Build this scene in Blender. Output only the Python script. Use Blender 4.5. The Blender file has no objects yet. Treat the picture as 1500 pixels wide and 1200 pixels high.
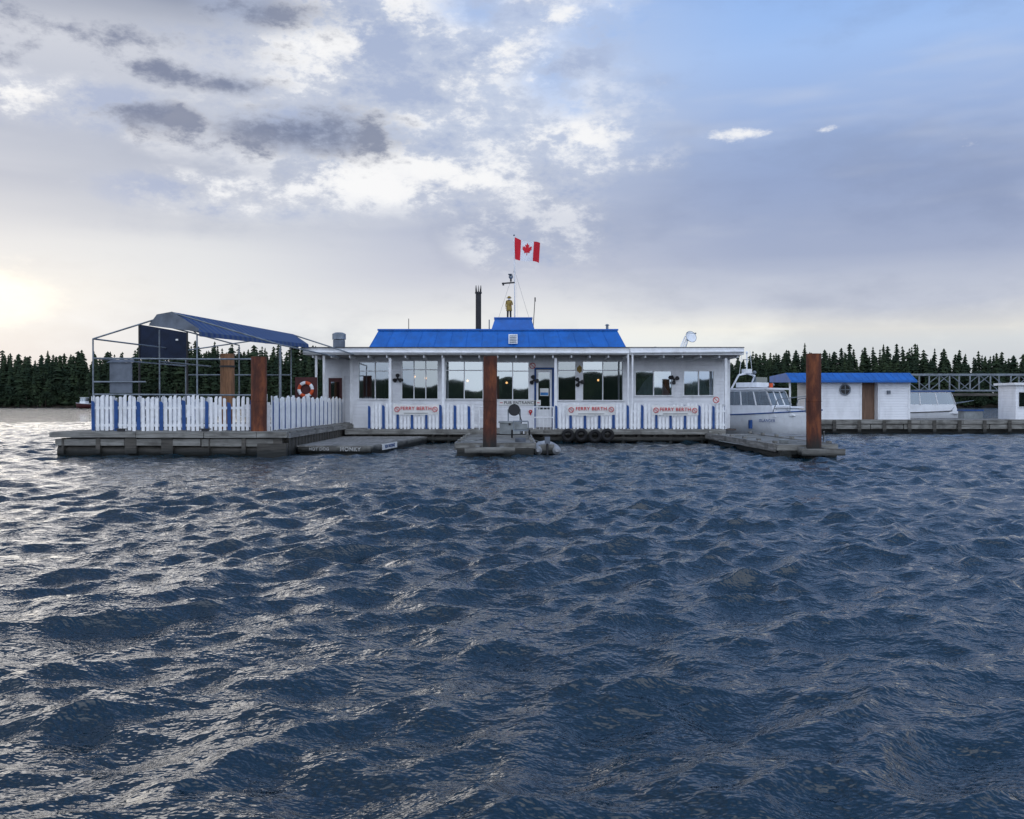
import bpy, bmesh, math, random
import numpy as np
from mathutils import Vector, Matrix
random.seed(7); rng=np.random.default_rng(11)
scene=bpy.context.scene
scene.view_settings.view_transform='Standard'
scene.view_settings.look='None'
scene.view_settings.exposure=0
EYE=1.85
# ------------------------------------------------------------------ materials
def srgb(r,g,b):
    f=lambda c:(c/255/12.92 if c/255<=0.04045 else ((c/255+0.055)/1.055)**2.4)
    return (f(r),f(g),f(b),1)
class NT:
    def __init__(s,tree): s.t=tree
    def n(s,typ,**kw):
        nd=s.t.nodes.new(typ)
        for k,v in kw.items(): setattr(nd,k,v)
        return nd
    def set(s,sock,v):
        if isinstance(v,bpy.types.NodeSocket): s.t.links.new(v,sock)
        else: sock.default_value=v
    def m(s,op,a,b=0.0,c=0.0,clamp=False):
        nd=s.n('ShaderNodeMath',operation=op); nd.use_clamp=clamp
        s.set(nd.inputs[0],a); s.set(nd.inputs[1],b); s.set(nd.inputs[2],c)
        return nd.outputs[0]
    def mix(s,f,a,b,blend='MIX'):
        nd=s.n('ShaderNodeMix',data_type='RGBA',blend_type=blend)
        s.set(nd.inputs[0],f); s.set(nd.inputs[6],a); s.set(nd.inputs[7],b)
        return nd.outputs[2]
    def noise(s,vec,scale,detail=5,rough=.55,dist=0.0):
        nd=s.n('ShaderNodeTexNoise'); s.set(nd.inputs['Vector'],vec)
        nd.inputs['Scale'].default_value=scale; nd.inputs['Detail'].default_value=detail
        nd.inputs['Roughness'].default_value=rough; nd.inputs['Distortion'].default_value=dist
        return nd.outputs[0]
    def ss(s,x,a,b):
        nd=s.n('ShaderNodeMapRange',interpolation_type='SMOOTHSTEP')
        s.set(nd.inputs[0],x); nd.inputs[1].default_value=a; nd.inputs[2].default_value=b
        return nd.outputs[0]
    def ramp(s,f,stops):
        nd=s.n('ShaderNodeValToRGB'); s.set(nd.inputs[0],f)
        cr=nd.color_ramp
        while len(cr.elements)<len(stops): cr.elements.new(0.5)
        for e,(p,c) in zip(cr.elements,stops): e.position=p; e.color=c
        return nd.outputs[0]
    def scalev(s,vec,sc):
        nd=s.n('ShaderNodeVectorMath',operation='MULTIPLY'); s.set(nd.inputs[0],vec); nd.inputs[1].default_value=sc
        return nd.outputs[0]
def newmat(name):
    m=bpy.data.materials.new(name); m.use_nodes=True
    nt=NT(m.node_tree); b=m.node_tree.nodes['Principled BSDF']
    return m,nt,b
def mat_basic(name,col,rough=.6,metal=0,var=.25,nscale=3.0,bump=0.0,spec=.4,dirt=None,stretch=(1,1,1)):
    m,nt,b=newmat(name)
    g=nt.n('ShaderNodeNewGeometry')
    v=nt.scalev(g.outputs['Position'],stretch)
    f=nt.noise(v,nscale,4,.6)
    c1=tuple(x*(1-var) for x in col[:3])+(1,); c2=tuple(min(1,x*(1+var*.6)) for x in col[:3])+(1,)
    c=nt.mix(nt.ss(f,.3,.7),c1,c2)
    if dirt:
        f2=nt.noise(nt.scalev(g.outputs['Position'],(1.4,1.4,.35)),2.2,5,.65)
        c=nt.mix(nt.m('MULTIPLY',nt.ss(f2,.5,.72),dirt[1]),c,dirt[0]+(1,) if len(dirt[0])==3 else dirt[0])
    nt.set(b.inputs['Base Color'],c)
    b.inputs['Roughness'].default_value=rough; b.inputs['Metallic'].default_value=metal
    b.inputs['Specular IOR Level'].default_value=spec
    if bump:
        bp=nt.n('ShaderNodeBump'); bp.inputs['Strength'].default_value=bump; bp.inputs['Distance'].default_value=.02
        nt.set(bp.inputs['Height'],nt.noise(v,nscale*4,4,.6)); nt.set(b.inputs['Normal'],bp.outputs[0])
    return m
def mat_siding(name,col,pitch=.16):
    m,nt,b=newmat(name)
    g=nt.n('ShaderNodeNewGeometry'); sx=nt.n('ShaderNodeSeparateXYZ'); nt.set(sx.inputs[0],g.outputs['Position'])
    fr=nt.m('FRACT',nt.m('DIVIDE',sx.outputs[2],pitch))
    f=nt.noise(nt.scalev(g.outputs['Position'],(1,1,.5)),1.8,6,.65)
    c=nt.mix(nt.ss(f,.4,.8),col,tuple(x*.80 for x in col[:3])+(1,))
    board=nt.n('ShaderNodeTexWhiteNoise',noise_dimensions='1D'); nt.set(board.inputs[1],nt.m('FLOOR',nt.m('DIVIDE',sx.outputs[2],pitch)))
    c=nt.mix(nt.m('MULTIPLY',board.outputs[0],.10),c,(.3,.3,.32,1))
    nt.set(b.inputs['Base Color'],c); b.inputs['Roughness'].default_value=.55
    bp=nt.n('ShaderNodeBump'); bp.inputs['Strength'].default_value=.7; bp.inputs['Distance'].default_value=.03
    nt.set(bp.inputs['Height'],nt.m('SUBTRACT',1.0,nt.m('POWER',fr,1.5))); nt.set(b.inputs['Normal'],bp.outputs[0])
    return m
def mat_dock(name,c1,c2,stretch=(.5,6,6)):
    m,nt,b=newmat(name)
    g=nt.n('ShaderNodeNewGeometry'); sx=nt.n('ShaderNodeSeparateXYZ'); nt.set(sx.inputs[0],g.outputs['Position'])
    f=nt.noise(nt.scalev(g.outputs['Position'],stretch),2.0,6,.65)
    f2=nt.noise(g.outputs['Position'],1.3,4,.6)
    c=nt.mix(nt.ss(f,.3,.7),c1,c2)
    c=nt.mix(nt.m('MULTIPLY',nt.ss(f2,.45,.7),.65),c,(.035,.033,.028,1))
    wl=nt.m('ADD',sx.outputs[2],nt.m('MULTIPLY',nt.m('SUBTRACT',f2,.5),.35))
    c=nt.mix(nt.ss(wl,.30,.12),c,(.012,.014,.012,1))
    nt.set(b.inputs['Base Color'],c); nt.set(b.inputs['Roughness'],nt.m('ADD',.45,nt.m('MULTIPLY',f,.4)))
    bp=nt.n('ShaderNodeBump'); bp.inputs['Strength'].default_value=.7; bp.inputs['Distance'].default_value=.03
    nt.set(bp.inputs['Height'],f); nt.set(b.inputs['Normal'],bp.outputs[0])
    return m
def mat_rust(name,k=1.0):
    m,nt,b=newmat(name)
    g=nt.n('ShaderNodeNewGeometry'); sx=nt.n('ShaderNodeSeparateXYZ'); nt.set(sx.inputs[0],g.outputs['Position'])
    f=nt.noise(nt.scalev(g.outputs['Position'],(1,1,.3)),3.5,7,.68)
    c=nt.ramp(f,[(.3,(.035*k,.012*k,.008*k,1)),(.5,(.11*k,.032*k,.016*k,1)),(.64,(.23*k,.07*k,.025*k,1)),(.8,(.08*k,.05*k,.04*k,1))])
    wl=nt.m('ADD',sx.outputs[2],nt.m('MULTIPLY',nt.m('SUBTRACT',f,.5),.8))
    c=nt.mix(nt.ss(wl,.9,.3),c,(.02,.02,.018,1))
    nt.set(b.inputs['Base Color'],c); b.inputs['Roughness'].default_value=.85
    bp=nt.n('ShaderNodeBump'); bp.inputs['Strength'].default_value=.6; bp.inputs['Distance'].default_value=.02
    nt.set(bp.inputs['Height'],nt.noise(g.outputs['Position'],14,5,.7)); nt.set(b.inputs['Normal'],bp.outputs[0])
    return m
def mat_glass(name,fac=.38,tint=(.75,.82,.85,1)):
    m,nt,b=newmat(name); m.node_tree.nodes.remove(b)
    out=[n for n in m.node_tree.nodes if n.type=='OUTPUT_MATERIAL'][0]
    g=nt.n('ShaderNodeNewGeometry')
    tr=nt.n('ShaderNodeBsdfTransparent'); tr.inputs[0].default_value=tint
    gl=nt.n('ShaderNodeBsdfGlossy'); gl.inputs[0].default_value=(.80,.88,.92,1); gl.inputs['Roughness'].default_value=.02
    bp=nt.n('ShaderNodeBump'); bp.inputs['Strength'].default_value=.03; bp.inputs['Distance'].default_value=.02
    nt.set(bp.inputs['Height'],nt.noise(g.outputs['Position'],1.5,1,.5)); nt.set(gl.inputs['Normal'],bp.outputs[0])
    mx=nt.n('ShaderNodeMixShader'); mx.inputs[0].default_value=fac
    nt.set(mx.inputs[1],tr.outputs[0]); nt.set(mx.inputs[2],gl.outputs[0]); nt.set(out.inputs[0],mx.outputs[0])
    return m
def mat_emit(name,col,st):
    m,nt,b=newmat(name); b.inputs['Base Color'].default_value=col
    b.inputs['Emission Color'].default_value=col; b.inputs['Emission Strength'].default_value=st
    return m
WHITE=mat_siding('white_lap_siding',(.82,.83,.85,1))
TRIM=mat_basic('white_trim_paint',(.80,.81,.82),.45,var=.1,dirt=((.35,.33,.3),.3))
PICK=mat_basic('white_picket_paint',(.84,.85,.86),.55,var=.1,nscale=6,dirt=((.4,.42,.42),.45))
BLUE=mat_basic('blue_metal_roof',(.010,.12,.44),.42,var=.18,nscale=1.5,dirt=((.02,.09,.26),.6))
BLUEP=mat_basic('blue_paint',(.015,.07,.24),.5,var=.2,nscale=4)
NAVY=mat_basic('navy_banner_cloth',(.008,.016,.04),.8)
STEEL=mat_basic('galvanised_pipe',(.20,.23,.26),.5,metal=.3,var=.3)
GREY=mat_basic('grey_canvas',(.14,.16,.19),.85,var=.3,nscale=2)
GREYL=mat_basic('light_grey_tarp',(.26,.28,.28),.85,var=.3,nscale=2)
DARK=mat_basic('dark_metal',(.02,.02,.022),.5,var=.3)
BLACK=mat_basic('black_rubber',(.012,.012,.013),.75,var=.4,bump=.4)
DOCK=mat_dock('weathered_dock_timber',(.12,.115,.10,1),(.30,.295,.27,1))
DOCKY=mat_dock('weathered_dock_boards',(.13,.125,.11,1),(.32,.31,.29,1),(6,.5,6))
DOCKD=mat_dock('dark_dock_log',(.03,.028,.022,1),(.11,.10,.085,1))
RUST=mat_rust('rusted_steel')
WOODB=mat_basic('brown_timber',(.22,.11,.055),.8,var=.35,nscale=4,stretch=(4,4,.5),bump=.3)
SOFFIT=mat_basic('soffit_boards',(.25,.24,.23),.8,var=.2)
GLASS=mat_glass('window_glass',.45,(.5,.56,.58,1))
GLASSK=mat_glass('window_glass_dim',.31,(.45,.5,.52,1))
GLASSD=mat_glass('boat_window_glass',.30,(.25,.3,.33,1))
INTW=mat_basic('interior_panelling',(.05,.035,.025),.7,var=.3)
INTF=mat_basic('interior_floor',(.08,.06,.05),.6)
RED=mat_basic('red_paint',(.55,.02,.03),.5,var=.1)
MAROON=mat_basic('maroon_door_paint',(.07,.015,.015),.5)
TERRA=mat_basic('shed_door_wood',(.20,.12,.08),.7,var=.3,stretch=(5,5,.4),nscale=3)
GEL=mat_basic('white_gelcoat',(.80,.82,.84),.25,var=.08,nscale=2,dirt=((.4,.4,.38),.25))
YEL=mat_basic('yellow_oilskin',(.30,.20,.04),.6,var=.35,nscale=6)
SKIN=mat_basic('painted_skin',(.45,.24,.16),.6)
ORANGE=mat_basic('orange_plastic',(.65,.09,.02),.5)
LAMP=mat_emit('warm_lamp_glow',(1,.5,.18,1),4.0)
PAPER=mat_basic('paper_notice',(.75,.75,.72),.8,var=.08)
SKYB=mat_basic('notice_blue',(.05,.22,.5),.6)
# ------------------------------------------------------------------ mesh builder
def empty(name):
    e=bpy.data.objects.new(name,None); scene.collection.objects.link(e); e.empty_display_size=.3; return e
class B:
    def __init__(s): s.v=[]; s.f=[]; s.mi=[]; s.sm=[]; s.mats=[]
    def _m(s,mat):
        if mat not in s.mats: s.mats.append(mat)
        return s.mats.index(mat)
    def poly(s,vs,fs,mat,smooth=False):
        o=len(s.v); s.v+= [tuple(v) for v in vs]; k=s._m(mat)
        for f in fs: s.f.append([o+i for i in f]); s.mi.append(k); s.sm.append(smooth)
    def box(s,x0,x1,y0,y1,z0,z1,mat):
        vs=[(x0,y0,z0),(x1,y0,z0),(x1,y1,z0),(x0,y1,z0),(x0,y0,z1),(x1,y0,z1),(x1,y1,z1),(x0,y1,z1)]
        s.poly(vs,[(3,2,1,0),(4,5,6,7),(0,1,5,4),(1,2,6,5),(2,3,7,6),(3,0,4,7)],mat)
    def mbox(s,M,x0,x1,y0,y1,z0,z1,mat):
        vs=[M@Vector(p) for p in [(x0,y0,z0),(x1,y0,z0),(x1,y1,z0),(x0,y1,z0),(x0,y0,z1),(x1,y0,z1),(x1,y1,z1),(x0,y1,z1)]]
        s.poly(vs,[(3,2,1,0),(4,5,6,7),(0,1,5,4),(1,2,6,5),(2,3,7,6),(3,0,4,7)],mat)
    def obox(s,c,size,rz,mat,rx=0,ry=0):
        M=Matrix.Translation(c)@Matrix.Rotation(rz,4,'Z')@Matrix.Rotation(ry,4,'Y')@Matrix.Rotation(rx,4,'X')
        a,b_,c_=[q/2 for q in size]
        s.mbox(M,-a,a,-b_,b_,-c_,c_,mat)
    def cyl(s,p0,p1,r0,mat,r1=None,n=12,caps=True):
        r1=r0 if r1 is None else r1
        p0=Vector(p0);p1=Vector(p1);d=(p1-p0).normalized()
        a=d.orthogonal().normalized();b_=d.cross(a)
        vs=[];
        for p,r in((p0,r0),(p1,r1)):
            for i in range(n):
                t=2*math.pi*i/n; vs.append(p+(a*math.cos(t)+b_*math.sin(t))*r)
        s.poly(vs,[(i,(i+1)%n,n+(i+1)%n,n+i) for i in range(n)],mat,True)
        if caps: s.poly(vs,[tuple(range(n-1,-1,-1)),tuple(range(n,2*n))],mat)
    def torus(s,c,R,r,axis,mat,n=24,k=10):
        ax=Vector(axis).normalized(); a=ax.orthogonal().normalized(); b_=ax.cross(a); c=Vector(c)
        vs=[]
        for i in range(n):
            t=2*math.pi*i/n; d=a*math.cos(t)+b_*math.sin(t)
            for j in range(k):
                u=2*math.pi*j/k; vs.append(c+d*(R+r*math.cos(u))+ax*(r*math.sin(u)))
        s.poly(vs,[(i*k+j,((i+1)%n)*k+j,((i+1)%n)*k+(j+1)%k,i*k+(j+1)%k) for i in range(n) for j in range(k)],mat,True)
    def sphere(s,c,r,mat,n=14,k=9,sc=(1,1,1)):
        vs=[]
        for j in range(k+1):
            ph=math.pi*j/k
            for i in range(n):
                t=2*math.pi*i/n
                vs.append((c[0]+r*sc[0]*math.sin(ph)*math.cos(t),c[1]+r*sc[1]*math.sin(ph)*math.sin(t),c[2]+r*sc[2]*math.cos(ph)))
        s.poly(vs,[(j*n+i,(j+1)*n+i,(j+1)*n+(i+1)%n,j*n+(i+1)%n) for j in range(k) for i in range(n)],mat,True)
    def tube(s,pts,r,mat,n=8):
        for a,b_ in zip(pts[:-1],pts[1:]): s.cyl(a,b_,r,mat,n=n)
    def done(s,name,parent=None):
        me=bpy.data.meshes.new(name); me.from_pydata(s.v,[],s.f)
        for m in s.mats: me.materials.append(m)
        me.polygons.foreach_set('material_index',s.mi); me.polygons.foreach_set('use_smooth',s.sm)
        me.update(); o=bpy.data.objects.new(name,me); scene.collection.objects.link(o)
        if parent: o.parent=parent
        return o
def text(name,body,loc,size,mat,parent,rz=0.0,align='CENTER'):
    cu=bpy.data.curves.new(name,'FONT'); cu.body=body; cu.size=size; cu.align_x=align; cu.align_y='CENTER'; cu.extrude=.002; cu.offset=.003; cu.space_character=1.1
    cu.materials.append(mat)
    o=bpy.data.objects.new(name,cu); scene.collection.objects.link(o); o.location=loc
    o.rotation_euler=(math.pi/2,0,rz); o.parent=parent; return o
def quads_with_openings(b,x0,x1,z0,z1,y,ops,mat,flip=False):
    xs=sorted(set([x0,x1]+[o[0] for o in ops]+[o[1] for o in ops])); zs=sorted(set([z0,z1]+[o[2] for o in ops]+[o[3] for o in ops]))
    for i in range(len(xs)-1):
        for j in range(len(zs)-1):
            cx=(xs[i]+xs[i+1])/2; cz=(zs[j]+zs[j+1])/2
            if any(o[0]<cx<o[1] and o[2]<cz<o[3] for o in ops): continue
            b.poly([(xs[i],y,zs[j]),(xs[i+1],y,zs[j]),(xs[i+1],y,zs[j+1]),(xs[i],y,zs[j+1])],[(0,1,2,3)],mat)

# ------------------------------------------------------------------ pub building
pub=empty('floating_pub_building')
WY=43.0; FZ=.62; CEIL=4.07
def wx(px): return (px-750)*.03308
def wz(py): return EYE+(590-py)*.03308
wins=[ (526,573,531,584,2,True),(589,641,529,584,3,True),(653,707,530,584,2,True),(728,774,531,585,2,True),
 (818,843,530,586,1,True),(854,912,530,586,2,True),(931,984,544,579,2,False),(1002,1045,544,579,2,False)]
ops=[]; frames=B(); glass=B()
for wi,(a,c,t,bt,cols,tr) in enumerate(wins):
    x0,x1,z1,z0=wx(a),wx(c),wz(t),wz(bt); ops.append((x0,x1,z0,z1))
    for k in range(cols):
        xa=x0+(x1-x0)*k/cols; xb=x0+(x1-x0)*(k+1)/cols; tl=random.uniform(-.006,.006); tl2=random.uniform(-.008,.008)
        glass.poly([(xa,WY+.07+tl,z0),(xb,WY+.07-tl,z0),(xb,WY+.07-tl+tl2,z1),(xa,WY+.07+tl+tl2,z1)],[(0,1,2,3)],GLASSK if wi in(0,1,4) or (wi==5 and k==1) else GLASS)
    w=.06
    frames.box(x0-w,x1+w,WY-.04,WY+.10,z1,z1+w,TRIM); frames.box(x0-w-.03,x1+w+.03,WY-.07,WY+.10,z0-w,z0,TRIM)
    frames.box(x0-w,x0,WY-.04,WY+.10,z0,z1,TRIM); frames.box(x1,x1+w,WY-.04,WY+.10,z0,z1,TRIM)
    for k in range(1,cols):
        xm=x0+(x1-x0)*k/cols; frames.box(xm-.022,xm+.022,WY+.0,WY+.09,z0,z1,TRIM)
    if tr:
        zt=z1-.42; frames.box(x0,x1,WY+.003,WY+.093,zt-.022,zt+.022,TRIM)
dx0,dx1,dz1=wx(785),wx(809),wz(541); ops.append((dx0,dx1,FZ,dz1))
frames.box(dx0-.08,dx0,WY-.05,WY+.1,FZ,dz1+.08,BLUEP); frames.box(dx1,dx1+.08,WY-.05,WY+.1,FZ,dz1+.08,BLUEP)
frames.box(dx0,dx1,WY-.05,WY+.1,dz1,dz1+.08,BLUEP)
door=B(); door.box(dx0+.02,dx0+.12,WY+.03,WY+.08,FZ+.03,dz1-.02,TRIM); door.box(dx1-.12,dx1-.02,WY+.03,WY+.08,FZ+.03,dz1-.02,TRIM)
door.box(dx0+.12,dx1-.12,WY+.03,WY+.08,FZ+.03,FZ+.9,TRIM); door.box(dx0+.12,dx1-.12,WY+.03,WY+.08,dz1-.14,dz1-.02,TRIM)
door.poly([(dx0+.12,WY+.055,FZ+.9),(dx1-.12,WY+.055,FZ+.9),(dx1-.12,WY+.055,dz1-.14),(dx0+.12,WY+.055,dz1-.14)],[(0,1,2,3)],GLASSK)
door.box(dx0+.2,dx1-.18,WY+.02,WY+.028,wz(580),wz(569),PAPER); door.box(dx0+.22,dx1-.2,WY+.01,WY+.018,wz(579),wz(575),SKYB)
door.done('entrance_door',pub)
frames.done('window_frames',pub); glass.done('window_panes',pub)
WX0,WX1=wx(515),wx(1067)
w=B(); quads_with_openings(w,WX0,WX1,FZ,CEIL,WY,ops,WHITE)
w.poly([(WX0,54,FZ),(WX0,WY,FZ),(WX0,WY,CEIL),(WX0,54,CEIL)],[(0,1,2,3)],WHITE)
w.poly([(WX1,WY,FZ),(WX1,54,FZ),(WX1,54,CEIL),(WX1,WY,CEIL)],[(0,1,2,3)],WHITE)
bops=[(6.4,9.9,2.3,3.3),(-2.2,-.6,2.3,3.4)]
quads_with_openings(w,WX0,WX1,FZ,CEIL,54,bops,WHITE)
for x in (WX0,WX1): w.box(x-.07,x+.07,WY-.03,WY+.09,FZ,CEIL-.002,TRIM)
w.box(-9.5,WX0-.075,45.0,45.12,FZ,CEIL-.003,WHITE)
w.box(-9.36,-8.52,44.93,44.99,FZ,3.2,TRIM); w.box(-9.28,-8.60,44.90,44.925,FZ+.05,3.1,MAROON)
w.box(-9.15,-8.73,44.88,44.897,2.1,2.9,GLASSD)
w.box(-9.5,-9.38,45.13,54,FZ,CEIL-.003,WHITE)
w.box(-9.5,WX1,41.5,54.2,FZ-.06,FZ,INTF)
w.done('walls',pub)
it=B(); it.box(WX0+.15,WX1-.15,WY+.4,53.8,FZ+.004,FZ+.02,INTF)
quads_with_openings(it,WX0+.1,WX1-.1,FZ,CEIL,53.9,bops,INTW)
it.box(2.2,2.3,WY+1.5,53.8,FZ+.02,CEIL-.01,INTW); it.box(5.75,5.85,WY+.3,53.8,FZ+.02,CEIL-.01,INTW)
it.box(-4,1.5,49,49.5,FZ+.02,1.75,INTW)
for k in range(14):
    x=WX0+.9+k*1.25; 
    it.cyl((x,WY+1.2,FZ+.02),(x,WY+1.2,1.35),.04,DARK,n=6); it.cyl((x,WY+1.2,1.35),(x,WY+1.2,1.4),.42,INTW,n=12)
    for sx in(-.5,.5):
        it.box(x+sx-.2,x+sx+.2,WY+1.0,WY+1.4,1.04,1.1,DARK); it.box(x+sx*1.35-.03,x+sx*1.35+.03,WY+1.0,WY+1.4,1.1,2.02,DARK)
CURT=mat_basic('curtain_cloth',(.42,.47,.48),.9,var=.15)
for (a,c) in ((932,983),(1003,1044)):
    x0,x1=wx(a),wx(c)
    n=30; pts=[]
    for i in range(n+1):
        u=i/n; z=wz(577)+ (wz(550)-wz(577))*(math.sin(math.pi*u)**1.2)
        pts.append((x0+(x1-x0)*u,WY+.25+.03*math.sin(u*60),z))
    bot=[(p[0],p[1],wz(579)) for p in pts]
    it.poly(pts+bot,[(i,i+1,n+2+i,n+1+i) for i in range(n)],CURT)
it.done('interior_room',pub)
lm=B()
for (px,py) in ((620,553),(683,557),(742,560),(880,556),(603,551)):
    x,z=wx(px),wz(py); lm.cyl((x,WY+1.3,z+.1),(x,WY+1.3,CEIL-.01),.01,DARK,n=5); lm.sphere((x,WY+1.3,z),.055,LAMP)
    lm.cyl((x,WY+1.3,z+.05),(x,WY+1.3,z+.16),.13,DARK,r1=.03,n=12,caps=False)
lm.done('hanging_lamps',pub)
r=B()
RX0,RX1=-9.67,10.72; RY=41.25
r.box(RX0,5.47,RY,55,CEIL+.02,4.36,TRIM); r.box(5.475,RX1,RY-.05,55.05,CEIL+.0,4.36,TRIM)
r.box(RX0-.03,5.46,RY-.05,RY-.003,CEIL+.015,4.40,TRIM); r.box(5.48,RX1+.03,RY-.10,RY-.053,CEIL-.005,4.40,TRIM)
r.box(RX0+.05,RX1-.05,RY+.1,54.9,CEIL-.02,CEIL-.002,SOFFIT)
r.box(RX0-.05,RX1+.05,RY-.13,RY+.0,4.403,4.43,DARK)
for k in range(24):
    x=RX0+.4+k*.86; r.box(x-.03,x+.03,RY+.05,WY,CEIL-.13,CEIL-.022,TRIM)
r.done('flat_roof_and_fascia',pub)
g=B(); g.cyl((RX0,RY-.17,4.2),(5.4,RY-.17,4.16),.06,TRIM,n=8); g.cyl((5.5,RY-.2,4.17),(RX1,RY-.2,4.22),.06,TRIM,n=8)
for x in(5.38,5.58):g.cyl((x,RY-.15,4.18),(x,RY-.12,FZ),.045,TRIM,n=8)
g.done('gutters',pub)
ms=B()
def frustum(b,X0,X1,Y0,Y1,Z0,x0,x1,y0,y1,z1,mat):
    vs=[(X0,Y0,Z0),(X1,Y0,Z0),(X1,Y1,Z0),(X0,Y1,Z0),(x0,y0,z1),(x1,y0,z1),(x1,y1,z1),(x0,y1,z1)]
    b.poly(vs,[(4,5,6,7),(0,1,5,4),(1,2,6,5),(2,3,7,6),(3,0,4,7)],mat)
frustum(ms,-6.98,5.58,43,53,4.40,-6.60,5.20,44,52,5.42,BLUE)
n=16
for i in range(n+1):
    u=i/n; xb=-6.98+12.56*u; xt=-6.60+11.80*u
    ms.cyl((xb,43.0,4.42),(xt,44.0,5.42),.012,BLUE,n=5)
ms.box(-6.66,5.26,43.93,52.1,5.42,5.50,BLUE)
ms.box(-7.05,5.65,42.9,43.03,4.43,4.50,BLUE)
ms.box(-.17,.27,43.2,43.7,4.72,5.18,TRIM); 
for k in range(5): ms.box(-.12,.22,43.17,43.195,4.77+k*.08,4.80+k*.08,STEEL)
frustum(ms,-1.10,1.20,45.7,48.2,5.50,-.88,1.0,46,48,6.2,BLUE)
ms.box(-.93,1.06,45.95,48.05,6.2,6.27,BLUE)
ms.done('blue_mansard_roof',pub)
p=B()
for px in(571,649,814,1064):
    x=(px-750)*.0318; p.box(x-.06,x+.06,41.4,41.52,FZ,CEIL-.14,TRIM)
    p.obox((x,41.7,CEIL-.4),(.06,.7,.06),0,TRIM,rx=.8)
for x in(-9.14,-8.78): p.box(x-.05,x+.05,41.4,41.5,FZ,CEIL-.02,TRIM)
p.box(2.05,2.2,WY-.06,WY-.035,2.0,CEIL-.03,TRIM)
p.done('porch_posts',pub)
e=B()
e.cyl((-1.74,46,5.5),(-1.74,46,7.55),.145,DARK,n=16); e.cyl((-1.74,46,7.5),(-1.74,46,7.58),.18,DARK,n=16)
for i in range(8):
    t=i*math.pi/4; e.cyl((-1.74+.13*math.cos(t),46+.13*math.sin(t),7.55),(-1.74+.15*math.cos(t),46+.15*math.sin(t),7.92),.03,DARK,r1=.006,n=5)
e.done('black_stove_chimney',pub)
e=B(); e.cyl((-8.57,44,4.36),(-8.57,44,4.95),.30,GREY,n=16); e.cyl((-8.57,44,4.98),(-8.57,44,5.25),.34,STEEL,n=16); e.cyl((-8.57,44,5.25),(-8.57,44,5.32),.34,STEEL,r1=.2,n=16)
e.box(-9.0,-8.14,43.6,44.4,4.36,4.5,STEEL)
e.done('roof_exhaust_fan',pub)
e=B(); e.cyl((4.93,46,5.4),(4.93,46,5.85),.07,STEEL,n=10); e.cyl((4.93,46,5.85),(4.93,46,5.92),.13,STEEL,r1=.05,n=10)
e.cyl((-5.35,46,5.4),(-5.35,46,6.2),.02,DARK,n=6); e.box(-5,-4.3,46,46.6,5.5,5.66,GREYL); e.cyl((-1.18,46,5.5),(-1.18,46,6.15),.03,STEEL,n=6)
e.cyl((1.1,47,5.5),(1.22,47,7.4),.02,DARK,n=6); e.cyl((1.22,47,7.2),(1.22,47,7.42),.035,DARK,n=6)
e.cyl((7.1,44,4.4),(7.1,44,4.62),.06,STEEL,n=8);e.cyl((9.5,44,4.4),(9.5,44,4.6),.05,STEEL,n=8)
e.done('roof_vents_and_aerials',pub)
e=B()
c=Vector((8.85,44,5.1))
ax=Vector((.35,-.9,.35)).normalized(); a=ax.orthogonal().normalized(); b_=ax.cross(a)
vs=[];R_=.30
for j in range(6):
    rr=R_*(j+.01)/5
    for i in range(20):
        t=2*math.pi*i/20; vs.append(c+(a*math.cos(t)+b_*math.sin(t))*rr+ax*(rr*rr*.7))
e.poly(vs,[(j*20+i,j*20+(i+1)%20,(j+1)*20+(i+1)%20,(j+1)*20+i) for j in range(5) for i in range(20)],GEL,True)
e.cyl(c,c-ax*.3,.06,STEEL); e.cyl(c-ax*.25,(8.55,44.2,4.36),.04,STEEL); e.torus(c+ax*.05,.29,.015,ax,STEEL,n=24,k=5)
e.cyl(c-b_*.3,c+ax*.45,.015,STEEL,n=5); e.box(c.x+ax.x*.45-.04,c.x+ax.x*.45+.04,c.y+ax.y*.45-.04,c.y+ax.y*.45+.04,c.z+ax.z*.45-.03,c.z+ax.z*.45+.03,GREY)
for k in range(3): e.cyl((8.25+k*.1,44,4.36),(8.6+k*.06,44.1,5.15-k*.12),.035,GEL,n=6)
e.box(8.2,9.1,43.8,44.3,4.36,4.44,STEEL)
e.done('satellite_dish',pub)
mast=empty('flagpole')
e=B(); e.cyl((.15,47,6.27),(.11,47,10.66),.035,TRIM,r1=.02,n=10); e.sphere((.11,47,10.70),.05,STEEL)
e.obox((-.2,47,8.18),(.68,.08,.07),0,DARK,ry=-.08); e.sphere((-.06,46.95,8.5),.12,STEEL); e.cyl((-.06,46.95,8.25),(-.06,46.95,8.4),.05,DARK)
e.cyl((-.46,47,8.05),(-.46,47,8.2),.05,DARK); e.obox((-.1,46.9,8.62),(.2,.25,.04),0,GREY)
e.cyl((.12,47,8.9),(.92,47,6.27),.008,STEEL,n=4); e.cyl((.12,47,8.9),(-.75,47.4,6.27),.008,STEEL,n=4); e.cyl((.12,47,10.3),(.3,46.9,6.4),.006,TRIM,n=4)
e.done('pole_and_fittings',mast)
flag=empty('canadian_flag')
def fl(u,v,off=0):
    x=.15+1.34*u-.06*v; z=10.60-1.10*v-.36*u-.10*math.sin(u*5.5)*u-.05*math.sin(3*u+v*2)
    y=47+.10*math.sin(u*6.5+v*1.4)*(.25+u)+off
    return (x,y,z)
FW=mat_basic('flag_white_cloth',(.80,.80,.82),.8,var=.05); FR=mat_basic('flag_red_cloth',(.62,.015,.03),.8,var=.08)
e=B(); N=32; Mv=14
vs=[fl(i/N,j/Mv) for i in range(N+1) for j in range(Mv+1)]
o=len(e.v); e.v+=vs
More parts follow.
